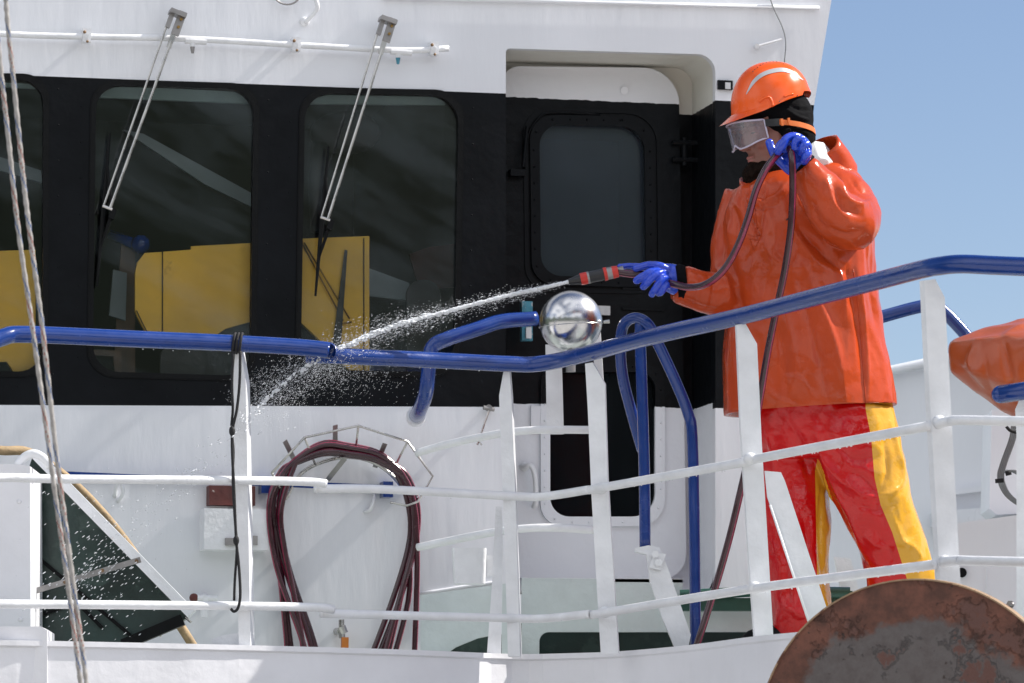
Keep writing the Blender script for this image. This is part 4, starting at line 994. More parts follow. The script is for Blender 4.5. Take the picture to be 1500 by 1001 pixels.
# near sleeve: shoulder -> elbow -> raised wrist
limb(bm, [(1206, 270, 13.95, .082), (1238, 292, 13.90, .086), (1252, 318, 13.82, .080), (1246, 328, 13.76, .082), (1222, 312, 13.70, .078), (1200, 280, 13.69, .066), (1182, 255, 13.69, .050), (1176, 247, 13.69, .047)])
sphere(bm, P(1240, 330, 13.77), .077)
sphere(bm, P(1230, 282, 13.97), .084)
# far sleeve: shoulder -> elbow -> forearm towards the nozzle
limb(bm, [(1098, 290, 14.05, .085), (1082, 340, 14.06, .078), (1078, 400, 14.02, .082), (1066, 432, 13.95, .075), (1040, 429, 13.90, .068), (1012, 421, 13.88, .060), (996, 415, 13.87, .056)])
me = blob(bm, .0075, 7)
crumple(me, .0085, (5, 5, 2.4), 2)
crumple(me, .0045, (11, 11, 7), 5)
folds(me, [([(1100, 262), (1092, 300), (1110, 340), (1108, 352)], 3, -.012), ([(1122, 268), (1118, 300), (1112, 345)], 3, -.010), ([(1086, 268), (1098, 296), (1135, 290), (1152, 270)], 4, .012),
    ([(1090, 290), (1105, 305), (1140, 300)], 3, -.008),
    ([(1163, 330), (1185, 352), (1215, 380), (1240, 402)], 5, -.016), ([(1150, 310), (1172, 350), (1200, 390)], 5, .010),
    ([(1180, 390), (1198, 440), (1225, 510), (1240, 590)], 6, .010), ([(1168, 400), (1180, 450), (1200, 520), (1212, 590)], 5, -.009),
    ([(1240, 380), (1248, 430), (1262, 500), (1264, 560)], 5, -.012), ([(1255, 390), (1262, 440), (1270, 520), (1272, 596)], 4, .008), ([(1225, 370), (1235, 420), (1240, 470)], 5, .010),
    ([(1270, 350), (1276, 410), (1284, 480)], 5, -.009), ([(1148, 455), (1160, 500), (1168, 560)], 5, .009), ([(1140, 470), (1150, 530), (1152, 580)], 4, -.006),
    ([(1120, 350), (1135, 380), (1170, 395)], 5, .006), ([(1075, 420), (1085, 450), (1080, 520)], 5, -.010), ([(1100, 500), (1108, 550), (1112, 600)], 5, .006),
    ([(1072, 300), (1080, 330), (1074, 380)], 4, -.010), ([(1066, 330), (1070, 360), (1060, 392)], 4, .010), ([(1120, 555), (1130, 580), (1160, 596)], 5, .008), ([(1150, 552), (1175, 560), (1190, 585)], 4, .007),
    # sleeve creases
    ([(1188, 300), (1205, 330), (1238, 345), (1262, 338)], 5, -.012), ([(1196, 318), (1220, 342), (1245, 350)], 3, .008), ([(1232, 262), (1240, 290), (1262, 300), (1284, 292)], 4, .010), ([(1222, 274), (1236, 304), (1262, 315)], 4, -.010),
    ([(1246, 262), (1262, 280), (1284, 282)], 3, -.008), ([(1210, 262), (1222, 300), (1232, 310)], 3, .008), ([(1165, 265), (1172, 300), (1196, 330)], 4, .007),
    ([(1015, 400), (1022, 425), (1015, 450)], 4, .006), ([(1035, 400), (1046, 420), (1040, 455)], 4, -.009), ([(1050, 395), (1062, 410), (1070, 440)], 4, .010), ([(1000, 436), (1030, 452), (1058, 455)], 4, -.007)])
# cut the jacket open at the hem and the neck
b2 = bmesh.new(); b2.from_mesh(me)
pl = P(1190, 604, Ym); 
bmesh.ops.bisect_plane(b2, geom=b2.verts[:] + b2.edges[:] + b2.faces[:], plane_co=P(1190, 601, Ym), plane_no=Vector((.060, .03, -1)).normalized(), clear_outer=True)
hemv = [e for e in b2.edges if e.is_boundary]
r_ = bmesh.ops.extrude_edge_only(b2, edges=hemv); nv = [g for g in r_['geom'] if isinstance(g, bmesh.types.BMVert)]
cc = P(1187, 604, Ym)
for v in nv:
    d = v.co - cc; d.z = 0; v.co -= d * .05; v.co.z += .002
r_ = bmesh.ops.extrude_edge_only(b2, edges=[e for e in b2.edges if e.is_boundary]); nv = [g for g in r_['geom'] if isinstance(g, bmesh.types.BMVert)]
for v in nv:
    d = v.co - cc; d.z = 0; v.co -= d * .12; v.co.z += .05
me2 = bpy.data.meshes.new('jacket'); b2.to_mesh(me2); b2.free(); bpy.data.meshes.remove(me)
jacket = link('jacket', me2, M['orange'], man, True)
# seam lines and hem stitch
bm = bmesh.new()
def onsurf(obj_me, px, py):
    r = ray(px, py).normalized(); return r
dg = bpy.context.evaluated_depsgraph_get(); dg.update()
from mathutils.bvhtree import BVHTree
def bvh_of(me_): return BVHTree.FromPolygons([v.co for v in me_.vertices], [tuple(p.vertices) for p in me_.polygons])
bj = bvh_of(me2)
def hit(bv, px, py, off=.002):
    r = ray(px, py).normalized(); h = bv.ray_cast(ORG, r)
    return (h[0] + h[1] * off) if h[0] else None
def surf_line(bm, bv, pts, r, n=8, off=.001):
    c_ = [hit(bv, v.x, v.y, off) for v in crom([Vector((x, y, 0)) for x, y in pts], n)]; c_ = [p for p in c_ if p]
    if len(c_) > 2: tube(bm, c_, r, 6)
surf_line(bm, bj, [(1250, 395), (1256, 440), (1262, 500), (1268, 590)], .0018)
obj('seam', bm, M['orange'], jacket, True)
bm = bmesh.new()
surf_line(bm, bj, [(1066, 604), (1120, 600), (1200, 595), (1308, 589)], .0016)
obj('hem_stitch', bm, M['orange'], jacket, True)
bm = bmesh.new(); surf_line(bm, bj, [(1152, 323), (1158, 318), (1164, 320)], .0022); obj('toggle_cord', bm, M['cord'], jacket, True)
bm = bmesh.new()
for a_, b_2 in (((1098, 350), (1112, 352)), ((1112, 352), (1104, 366)), ((1104, 366), (1098, 350))): surf_line(bm, bj, [a_, ((a_[0] + b_2[0]) / 2, (a_[1] + b_2[1]) / 2), b_2], .0014)
surf_line(bm, bj, [(1113, 344), (1104, 346), (1096, 344)], .0016)
obj('embossed_triangle', bm, M['orange'], jacket, True)
bm = bmesh.new(); surf_line(bm, bj, [(1108, 268), (1105, 300), (1109, 335)], .0022); 
obj('stitched_seam', bm, M['orange'], jacket, True)
# collar (standing funnel) and hood
bm = bmesh.new()
def ringc(c, a, b): return (Vector(c), Vector(a), Vector(b))
cs = [ (P(1128, 258, 13.98), Vector((.070, 0, -.002)), .070), (P(1126, 278, 13.98), Vector((.096, 0, -.016)), .090), (P(1132, 285, 13.98), Vector((.098, 0, -.02)), .10), (P(1140, 305, 13.98), Vector((.105, 0, -.02)), .11)]
ins = [ (P(1130, 288, 13.98), Vector((.070, 0, -.01)), .062), (P(1124, 274, 13.98), Vector((.080, 0, -.004)), .070)]
L = [(c, a, Y3 * b) for c, a, b in ins] + [(P(1124, 267, 13.98), Vector((.092, 0, -.012)), Y3 * .084)] + [(c, a, Y3 * b) for c, a, b in cs[1:]]
L = [(c, a, b + Z3 * k_) for (c, a, b), k_ in zip(L, (.03, .03, .034, .03, .02, .0))]
loft(bm, L, 36, False)
for v in bm.verts: v.co += Vector((0, 0, .008 * noise.noise(v.co * 14)))
obj('collar', bm, M['orange'], jacket, True)
bm = bmesh.new()
na = Vector((-.55, -.42, .72)).normalized(); ha = na.cross(Y3).normalized(); hb = na.cross(ha)
hc = P(1204, 218, 13.98)
rings = []
for k, (ax, ra, rb, dz) in enumerate(((-.085, .030, .03, 0), (-.055, .048, .055, 0), (-.012, .056, .068, 0), (.006, .060, .072, 0), (.004, .067, .079, 0), (-.02, .070, .084, -.006), (-.05, .072, .090, -.012), (-.085, .070, .095, -.02), (-.12, .05, .08, -.025))):
    rings.append((hc + na * ax + Vector((.002 * max(0, k - 4), 0, dz)), ha * ra, hb * rb))
loft(bm, rings, 40, False)
for v in bm.verts: v.co += Vector((noise.noise(v.co * 9), noise.noise(v.co * 9 + Vector((5, 0, 0))), noise.noise(v.co * 9 + Vector((0, 5, 0))))) * .016
bmesh.ops.subdivide_edges(bm, edges=bm.edges, cuts=1, smooth=.6, use_grid_fill=True)
hood = obj('hood', bm, M['orange'], jacket, True)
bm = bmesh.new()
wp = [[(1184, 214, 13.93), (1194, 207, 13.94), (1206, 209, 13.96), (1216, 220, 13.98)], [(1186, 222, 13.90), (1196, 216, 13.90), (1208, 218, 13.91), (1218, 228, 13.94)], [(1190, 236, 13.88), (1200, 232, 13.87), (1212, 234, 13.88), (1220, 238, 13.91)], [(1196, 246, 13.9), (1206, 246, 13.89), (1214, 246, 13.9), (1220, 248, 13.93)]]
G = [[bm.verts.new(P(*q)) for q in r] for r in wp]
for i in range(3):
    for j in range(3): bm.faces.new((G[i][j], G[i][j + 1], G[i + 1][j + 1], G[i + 1][j]))
bmesh.ops.subdivide_edges(bm, edges=bm.edges, cuts=3, smooth=.8, use_grid_fill=True)
r_ = bmesh.ops.extrude_face_region(bm, geom=bm.faces[:]); bmesh.ops.translate(bm, verts=[g for g in r_['geom'] if isinstance(g, bmesh.types.BMVert)], vec=Vector((0, .012, -.004)))
obj('lining', bm, M['whitecloth'], hood, True)

# --- trousers
bm = bmesh.new()
def srow(rows, m=2.2, seg=30):
    rg = []
    for y, xl, xr_, d, Y in rows:
        a, b = P(xl, y, Y), P(xr_, y, Y); rg.append(((a + b) / 2, (b - a) / 2, Y3 * d))
    loft(bm, rg, seg, True, m)
srow([(540, 1100, 1290, .14, 14.0), (600, 1098, 1303, .16, 14.0), (640, 1100, 1312, .15, 14.0), (672, 1135, 1300, .12, 14.0)])
srow([(600, 1098, 1206, .13, 14.04), (680, 1104, 1214, .12, 14.06), (720, 1108, 1212, .115, 14.06), (800, 1119, 1212, .11, 14.05), (870, 1128, 1213, .105, 14.04), (925, 1133, 1216, .10, 14.03), (962, 1138, 1216, .10, 14.03)])
srow([(600, 1180, 1304, .14, 13.97), (660, 1190, 1318, .135, 13.96), (700, 1207, 1328, .125, 13.95), (740, 1226, 1338, .12, 13.95), (800, 1256, 1354, .11, 13.97), (840, 1270, 1366, .105, 14.0), (900, 1272, 1382, .10, 14.03), (962, 1278, 1392, .10, 14.06)])
me = blob(bm, .008, 5)
crumple(me, .011, (5, 5, 3.2), 9); crumple(me, .005, (11, 11, 8), 4)
folds(me, [([(1195, 620), (1205, 660), (1230, 700), (1255, 720)], 6, .012), ([(1150, 610), (1172, 650), (1185, 700)], 6, -.012), ([(1120, 620), (1135, 680), (1140, 740)], 6, .008),
    ([(1200, 640), (1215, 690), (1245, 760), (1262, 800)], 5, .010), ([(1215, 640), (1250, 672), (1290, 668)], 6, -.010), ([(1235, 690), (1265, 700), (1290, 740), (1300, 780)], 4, -.009),
    ([(1245, 705), (1262, 724), (1290, 728), (1310, 720)], 4, .014), ([(1255, 740), (1285, 748), (1320, 735)], 5, -.011), ([(1305, 620), (1320, 680), (1318, 710), (1295, 728)], 4, .010), ([(1295, 640), (1300, 690), (1290, 715)], 4, -.008),
    ([(1300, 740), (1320, 790), (1345, 830)], 5, .009), ([(1280, 770), (1300, 800), (1320, 840)], 4, -.007), ([(1262, 780), (1290, 800), (1340, 790)], 5, .006), ([(1160, 700), (1170, 780), (1190, 860)], 6, .010), ([(1140, 760), (1150, 830), (1160, 900)], 6, -.008),
    ([(1140, 880), (1170, 900), (1195, 905)], 5, .008), ([(1205, 700), (1202, 780), (1206, 870)], 4, -.008), ([(1178, 760), (1186, 820), (1192, 890)], 4, -.008), ([(1310, 790), (1335, 800), (1352, 820)], 4, .008)])
co, no = get_co(me); px, py = proj(co)
leg2 = (px > np.interp(py, [600, 640, 680, 740, 800, 850, 962], [1180, 1182, 1203, 1222, 1240, 1245, 1246]))
ya = px - np.interp(py, [600, 640, 700, 740, 780, 850, 962], [1268, 1276, 1281, 1290, 1307, 1329, 1342])
yb = px - np.interp(py, [600, 660, 690, 740, 850, 962], [1215, 1200, 1194, 1195, 1197, 1205])
val = np.where(leg2, ya, np.where(py > 672, yb, -5)) / 40.0
at = me.attributes.new('panel', 'FLOAT', 'POINT'); at.data.foreach_set('value', val.astype(np.float32))
def duo(name, ma, mb, attr):
    m = ma.copy(); m.name = name; n = m.node_tree; L_ = n.links.new; b = n.nodes['Principled BSDF']
    src = [l for l in n.links if l.to_socket == b.inputs['Base Color']][0].from_socket
    a = n.nodes.new('ShaderNodeAttribute'); a.attribute_name = attr
    g = n.nodes.new('ShaderNodeMath'); g.operation = 'GREATER_THAN'; g.inputs[1].default_value = 0; L_(a.outputs['Fac'], g.inputs[0])
    mx = n.nodes.new('ShaderNodeMix'); mx.data_type = 'RGBA'; L_(g.outputs[0], mx.inputs[0]); L_(src, mx.inputs[6]); mx.inputs[7].default_value = (.72, .36, .03, 1)
    L_(mx.outputs[2], b.inputs['Base Color']); return m
trousers = link('trousers', me, duo('red_yellow_pvc', M['redp'], M['yelp'], 'panel'), man, True)
for nm, x, Y, f_ in (('boot', 1170, 14.02, -1), ('boot', 1330, 14.06, -1)):
    bm = bmesh.new(); q = P(x, 962, Y)
    a = Vector((q.x, q.y, DZ)); tube(bm, [a + Vector((0, 0, .03)), a + Vector((0, 0, .2))], [.058, .062], 16)
    sphere(bm, a + Vector((-.07, -.02, .05)), .06, 2.0, .85, .75); boxc(bm, a + Vector((-.06, -.015, .014)), Vector((.12, .0, 0)), Vector((0, .045, 0)), Vector((0, 0, .013)))
    link(nm, blob(bm, .008, 4), M['rubber'], man, True)

# --- head
hp = R(9); hy = R(22)
hf = Vector((-math.cos(hy) * math.cos(hp), -math.sin(hy) * math.cos(hp), -math.sin(hp)))
hl = Vector((math.sin(hy), -math.cos(hy), 0))            # towards the camera: his left side
hu = hf.cross(hl).normalized()
if hu.z < 0: hu = -hu
HC = P(1135, 195, 14.0); HS = 1.17
HR = Matrix((hf, hl, hu)).transposed()
def H(x, y, z): return HC + (hf * x + hl * y + hu * z) * HS
def hs(bm, x, y, z, rx, ry, rz, pit=0, u=20, v=14):
    m = HR @ Matrix.Rotation(R(pit), 3, 'Y'); sphere(bm, H(x, y, z), HS, rx, ry, rz, m, u, v)
bm = bmesh.new()
hs(bm, -.012, 0, .045, .098, .076, .085); hs(bm, .022, 0, -.02, .070, .064, .088); hs(bm, .040, 0, -.078, .046, .046, .036)
hs(bm, .030, .0, -.045, .058, .054, .05)
for sd in (-1, 1):
    hs(bm, .060, sd * .032, -.028, .026, .024, .022)           # cheekbones
    hs(bm, .080, sd * .030, .018, .012, .024, .008)            # brow
    hs(bm, .074, sd * .031, .004, .013, .013, .011)            # closed lids
    hs(bm, .098, sd * .010, -.036, .010, .009, .008)           # nostrils
hs(bm, .097, 0, -.014, .013, .010, .030, pit=-22); hs(bm, .108, 0, -.032, .012, .011, .010)
hs(bm, .082, 0, -.062, .014, .024, .007); hs(bm, .080, 0, -.073, .013, .021, .008); hs(bm, .074, 0, -.096, .018, .022, .014)
tube(bm, [H(-.03, 0, -.03), H(-.035, 0, -.10), HC + Vector((.03, 0, -.21))], [.058 * HS, .056 * HS, .062 * HS], 20)
head = link('head', blob(bm, .0042, 3), M['skin'], man, True)
# lips
bm = bmesh.new(); hs(bm, .0865, 0, -.0625, .010, .021, .0045); hs(bm, .0845, 0, -.0715, .010, .018, .0055); link('lips', blob(bm, .0022, 2), M['lips'], head, True)
# eyes
for sd in (-1, 1):
    bm = bmesh.new(); hs(bm, .0795, sd * .031, .003, .0090, .0105, .0030); obj('eyelashes', bm, M['beard'], head, True)
# beard
bm = bmesh.new()
hs(bm, .066, 0, -.106, .034, .040, .026); hs(bm, .058, 0, -.128, .034, .034, .030, pit=-10); hs(bm, .034, .034, -.100, .046, .024, .026, pit=20); hs(bm, .030, -.030, -.098, .045, .022, .018, pit=20)
hs(bm, .086, 0, -.084, .012, .018, .010); hs(bm, .080, 0, -.094, .022, .032, .018); hs(bm, .060, .030, -.098, .030, .020, .020); hs(bm, .060, -.030, -.098, .030, .020, .020); hs(bm, .088, 0, -.110, .028, .034, .026); hs(bm, .078, 0, -.138, .036, .034, .030); hs(bm, .050, 0, -.128, .050, .050, .040); hs(bm, .086, 0, -.128, .030, .030, .026)
me = blob(bm, .004, 2); crumple(me, .003, (60, 60, 30), 3)
beard = link('beard', me, M['beard'], head, True)
bm = bmesh.new(); rnd = random.Random(5)
for p in list(me.polygons)[::7]:
    c_ = p.center; n_ = p.normal
    d = (n_ * .7 + hf * .3 - Z3 * .8 + Vector((rnd.uniform(-.3, .3),) * 3)).normalized() * rnd.uniform(.008, .018)
    s_ = n_.cross(d).normalized() * .0009 if n_.cross(d).length > 1e-6 else X3 * .001
    a, b, c2_ = bm.verts.new(c_ - s_), bm.verts.new(c_ + s_), bm.verts.new(c_ + d); bm.faces.new((a, b, c2_))
hh = obj('hair_strands', bm, M['beard'], beard); hh['kind'] = 'stuff'
# balaclava
bm = bmesh.new()
hs(bm, -.022, 0, .040, .100, .083, .095); hs(bm, -.045, 0, -.015, .072, .079, .085); hs(bm, -.035, 0, -.075, .052, .066, .05)
hs(bm, .045, 0, .060, .056, .070, .03)
for sd in (-1, 1): tube(bm, [H(-.0, sd * .074, .0), H(.0, sd * .070, -.05), H(.015, sd * .056, -.09)], [.016, .013, .012], 10)
me = blob(bm, .005, 4)
folds(me, [([(1150, 160), (1170, 172), (1186, 176)], 2.5, .006), ([(1152, 170), (1170, 182), (1186, 186)], 2.5, -.005), ([(1154, 178), (1172, 192), (1186, 196)], 2.5, .006), ([(1150, 150), (1170, 160), (1188, 162)], 2.5, -.005)])
link('balaclava', me, M['knit'], head, True)
# helmet
hel_p = R(14); ef = Vector((-math.cos(hy) * math.cos(hel_p), -math.sin(hy) * math.cos(hel_p), -math.sin(hel_p)))
el_ = hl.copy(); eu = ef.cross(el_).normalized(); eu = eu if eu.z > 0 else -eu
EC = P(1131, 160, 14.0)
def E(x, y, z): return EC + ef * x + el_ * y + eu * z
RX, RY, RZ = .138, .116, .155
bm = bmesh.new(); nseg = 64; rows_ = []
def lowz(a):                                    # height of the lower edge round the helmet; a=0 in front
    c_ = math.cos(a); side = abs(math.sin(a))
    return .004 + .020 * side * max(0, -c_ + .55) - .0 * c_ + (.012 if c_ < -.5 else 0)
for j in range(19):
    row = []
    for i in range(nseg):
        a = 2 * math.pi * i / nseg
        if j == 0:                              # brim edge
            fr = max(0, math.cos(a)) ** 1.6; ext = .004 + .053 * fr; z = lowz(a) - .004 - .020 * fr
            row.append(bm.verts.new(E((RX + ext) * math.cos(a), (RY + ext * .55) * math.sin(a), z)))
        elif j == 1:
            row.append(bm.verts.new(E((RX + .003) * math.cos(a), (RY + .003) * math.sin(a), lowz(a) + .003)))
        else:
            t_ = (j - 1) / 17 * math.pi / 2; z0 = lowz(a) + .006
            cx = math.cos(t_) ** .88
            ribm = 1 + .020 * math.exp(-((RY * math.sin(a) * cx) / .022) ** 2) * (math.sin(t_) ** .5)
            row.append(bm.verts.new(E(RX * cx * math.cos(a) - .006 * math.sin(t_), RY * cx * math.sin(a), z0 + (RZ - z0) * math.sin(t_) * ribm)))
    rows_.append(row)
for a, b in zip(rows_, rows_[1:]):
    for i in range(nseg): bm.faces.new((a[i], a[(i + 1) % nseg], b[(i + 1) % nseg], b[i]))
bm.faces.new(rows_[-1])
inn = [bm.verts.new(E(RX * .94 * math.cos(2 * math.pi * i / nseg), RY * .94 * math.sin(2 * math.pi * i / nseg), lowz(2 * math.pi * i / nseg) + .01)) for i in range(nseg)]
inn2 = [bm.verts.new(E(RX * .8 * math.cos(2 * math.pi * i / nseg), RY * .8 * math.sin(2 * math.pi * i / nseg), .09)) for i in range(nseg)]
for i in range(nseg):
    bm.faces.new((rows_[0][i], inn[i], inn[(i + 1) % nseg], rows_[0][(i + 1) % nseg])); bm.faces.new((inn[i], inn2[i], inn2[(i + 1) % nseg], inn[(i + 1) % nseg]))
bm.faces.new(inn2)
helmet = obj('helmet', bm, M['helmet'], man, 'auto')
bh = bvh_of(helmet.data)
def ribbon(bm, bv, up_, lo_, off=.0015, n=8):
    a = [hit(bv, v.x, v.y, off) for v in crom([Vector((x, y, 0)) for x, y in up_], n)]; b = [hit(bv, v.x, v.y, off) for v in crom([Vector((x, y, 0)) for x, y in lo_], n)]
    va = [(bm.verts.new(p), bm.verts.new(q)) for p, q in zip(a, b) if p and q]
    for (p, q), (r_, s_) in zip(va, va[1:]): bm.faces.new((p, q, s_, r_))
bm = bmesh.new()
ribbon(bm, bh, [(1093, 138), (1103, 118), (1118, 106), (1140, 100), (1158, 103), (1176, 117)], [(1093.5, 139), (1106, 122), (1121, 111), (1141, 106), (1157, 108), (1176, 118)])
obj('reflective_strip', bm, M['grey'], helmet, True)
bm = bmesh.new()
for x, y in [(1103, 105), (1106, 102), (1110, 99), (1114, 96), (1118, 94), (1123, 92), (1128, 91), (1133, 91), (1138, 91), (1143, 92), (1148, 94), (1142, 149), (1168, 140)]:
    p = hit(bh, x, y, .0)
    if p: sphere(bm, p, .0022, u=6, v=4)
obj('vent_holes', bm, M['nozb'], helmet, True)
bm = bmesh.new()                              # lamp clip slot on the side
surf_line(bm, bh, [(1112, 150), (1118, 145), (1127, 142)], .004, 4, 0); surf_line(bm, bh, [(1127, 142), (1131, 150), (1132, 158)], .005, 4, 0); surf_line(bm, bh, [(1148, 142), (1156, 139), (1162, 138)], .004, 4, 0)
obj('clip_slot', bm, M['helmet'], helmet, True)
# goggles: curved clear shield, frame, strap
GZ = .002
def gp(a, z, r=0.0):                          # a: angle round the face, z: height on the shield
    x = .042 + (.088 + r) * (abs(math.cos(a)) ** .6); return H(x + z * .10, (.080 + r) * math.sin(a), GZ + z)
bm = bmesh.new(); nA = 24; A_ = [R(-84 + 168 * i / nA) for i in range(nA + 1)]
def zt_(a): return .036 - .006 * abs(math.sin(a)) ** 3
def zb_(a): s_ = abs(math.sin(a)); return -.040 + .018 * s_ ** 4 + .014 * math.exp(-(a / .16) ** 2)
Gd = [[bm.verts.new(gp(a, zb_(a) + (zt_(a) - zb_(a)) * k / 4)) for a in A_] for k in range(5)]
for r0, r1 in zip(Gd, Gd[1:]):
    for i in range(nA): bm.faces.new((r0[i], r0[i + 1], r1[i + 1], r1[i]))
gog = obj('goggles', bm, M['goggle'], man, True, label='clear safety goggles')
bm = bmesh.new()
lp = [gp(a, zt_(a), .001) for a in A_] + [gp(a, zb_(a), .001) for a in A_[::-1]]
tube(bm, lp + [lp[0]], .0030, 8, cap=False)
tube(bm, [gp(a, zt_(a) + .001, -.012) for a in A_], .0045, 8)
m_ = M['goggle_rim'] = mat('translucent_rim', (.50, .46, .56), .25, var=.1, scale=30, coat=.3)
obj('rim', bm, m_, gog, True)
bm = bmesh.new()
def band_(bm, pts, hw, th=.0018):
    c_ = crom(pts, 6); n = len(c_); V = []
    for i in range(n):
        tg_ = (c_[min(i + 1, n - 1)] - c_[max(i - 1, 0)]).normalized(); out = tg_.cross(hu).normalized(); up_ = out.cross(tg_).normalized()
        V.append([bm.verts.new(c_[i] + up_ * (hw * s1) + out * (th * s2)) for s1, s2 in ((-1, -1), (1, -1), (1, 1), (-1, 1))])
    for a, b in zip(V, V[1:]):
        for k in range(4): bm.faces.new((a[k], a[(k + 1) % 4], b[(k + 1) % 4], b[k]))
    bm.faces.new(V[0]); bm.faces.new(V[-1][::-1])
for sd in (1, -1):
    band_(bm, [H(.066, sd * .082, .022), H(.040, sd * .088, .020), H(.012, sd * .089, .018)], .012)
obj('strap_clip', bm, M['nozb'], gog, 'auto')
bm = bmesh.new()
st = [H(.026, .0905, .019), H(.0, .0915, .015), H(-.04, .088, .006), H(-.08, .072, -.006), H(-.105, .04, -.016), H(-.112, 0, -.02), H(-.105, -.04, -.016), H(-.08, -.072, -.006), H(-.04, -.088, .006), H(.0, -.0915, .015), H(.026, -.0905, .019)]
band_(bm, st, .0085); obj('strap', bm, M['strap'], gog, 'auto')
bm = bmesh.new(); 
for x in (.020, -.002): boxc(bm, H(x, .0935, .018), hf * .004, hl * .003, hu * .0115)
obj('buckle', bm, M['strap'], gog, 'auto')

# --- gloves (palm and five fingers each)
def px_(l): return [P(x, y, Y) for x, y, Y in l]
def finger(bm, pts, r0=.0125, r1=.0095):
    c_ = crom(px_(pts), 4); n = len(c_); tube(bm, c_, [r0 + (r1 - r0) * i / (n - 1) for i in range(n)], 12); sphere(bm, c_[-1], r1 * 1.02, u=12, v=8); sphere(bm, c_[0], r0, u=12, v=8)
def glove(bm, lb):
    me = blob(bm, .0026, 2); crumple(me, .0012, (40, 40, 40), 2); return link('glove', me, M['glove'], man, True, label=lb)
bm = bmesh.new()                              # front hand round the hose behind the nozzle
loft(bm, [(P(998, 413, 13.86), P(998, 436, 13.86) - P(998, 413, 13.86), Y3 * .040), (P(985, 409, 13.86), (P(983, 431, 13.86) - P(985, 409, 13.86)), Y3 * .036), (P(972, 405, 13.865), P(970, 424, 13.865) - P(972, 405, 13.865), Y3 * .030), (P(962, 400, 13.87), P(960, 412, 13.87) - P(962, 400, 13.87), Y3 * .022)], 20)
finger(bm, [(978, 396, 13.84), (965, 390, 13.83), (948, 389, 13.835), (932, 393, 13.85)], .0150, .0120)      # thumb along the top
finger(bm, [(968, 399, 13.89), (945, 392, 13.91), (925, 390, 13.90), (908, 391, 13.885)], .0120, .0095)      # index stretched along the hose
finger(bm, [(970, 399, 13.84), (956, 398, 13.805), (942, 405, 13.80), (933, 411, 13.815)], .0130, .0125)
finger(bm, [(976, 402, 13.84), (964, 401, 13.795), (950, 412, 13.79), (943, 420, 13.81)], .0130, .0120)
finger(bm, [(980, 410, 13.84), (971, 408, 13.795), (960, 423, 13.79), (955, 431, 13.81)], .0125, .0110)
finger(bm, [(984, 420, 13.85), (976, 418, 13.805), (969, 428, 13.80), (965, 430, 13.82)], .0115, .0105)
glove(bm, 'blue rubber glove gripping the hose behind the nozzle')
bm = bmesh.new()                              # raised hand, hose over the palm
loft(bm, [(P(1174, 250, 13.685), P(1190, 240, 13.685) - P(1174, 250, 13.685), Y3 * .034), (P(1170, 240, 13.68), P(1185, 231, 13.68) - P(1170, 240, 13.68), Y3 * .036), (P(1163, 228, 13.68), P(1181, 221, 13.68) - P(1163, 228, 13.68), Y3 * .034), (P(1158, 216, 13.68), P(1176, 210, 13.68) - P(1158, 216, 13.68), Y3 * .026)], 20)
sphere(bm, P(1152, 236, 13.67), .028, 1.1, .9, 1)
finger(bm, [(1158, 250, 13.67), (1144, 238, 13.655), (1133, 224, 13.65), (1127, 209, 13.655)], .0165, .0125)  # thumb, tip up
finger(bm, [(1176, 222, 13.655), (1176, 206, 13.64), (1164, 200, 13.62), (1152, 203, 13.605), (1145, 215, 13.60), (1140, 222, 13.615)], .0140, .0125)
finger(bm, [(1180, 228, 13.65), (1181, 212, 13.615), (1174, 204, 13.595), (1166, 206, 13.588), (1164, 216, 13.60)], .0138, .0120)
finger(bm, [(1179, 232, 13.65), (1184, 219, 13.61), (1181, 211, 13.585), (1176, 216, 13.578), (1174, 224, 13.60)], .0132, .0115)
finger(bm, [(1176, 240, 13.65), (1183, 230, 13.615), (1184, 224, 13.59), (1180, 229, 13.580), (1177, 235, 13.60)], .0120, .0105)
sphere(bm, P(1148, 214, 13.63), .022, 1.2, .8, 1)
glove(bm, 'blue rubber glove raised beside the cheek with the hose looped over it')
# dark glove cuffs
for a, b, r_, Y in (((994, 388), (999, 441), .058, 13.865),):
    bm = bmesh.new(); ca = (P(*a, Y) + P(*b, Y)) / 2; h_ = (P(*b, Y) - P(*a, Y)) / 2
    loft(bm, [(ca + Vector((-.006, 0, 0)), h_ * .84, Y3 * .046), (ca + Vector((-.012, 0, -.001)), h_ * 1.0, Y3 * .054), (ca + Vector((.004, 0, 0)), h_ * 1.05, Y3 * .060), (ca + Vector((.02, 0, 0)), h_ * .95, Y3 * .056)], 28)
    obj('cuff', bm, M['knit'], man, True)
bm = bmesh.new(); a, b = P(1190, 228, 13.69), P(1161, 266, 13.69); ca = (a + b) / 2; h_ = (b - a) / 2
dd = h_.cross(Y3).normalized(); dd = dd if dd.x > 0 else -dd
loft(bm, [(ca - dd * .010, h_ * .9, Y3 * .046), (ca - dd * .008, h_ * 1.02, Y3 * .053), (ca + dd * .006, h_ * 1.03, Y3 * .054), (ca + dd * .014, h_ * .9, Y3 * .048)], 28)
obj('cuff', bm, M['knit'], man, True)

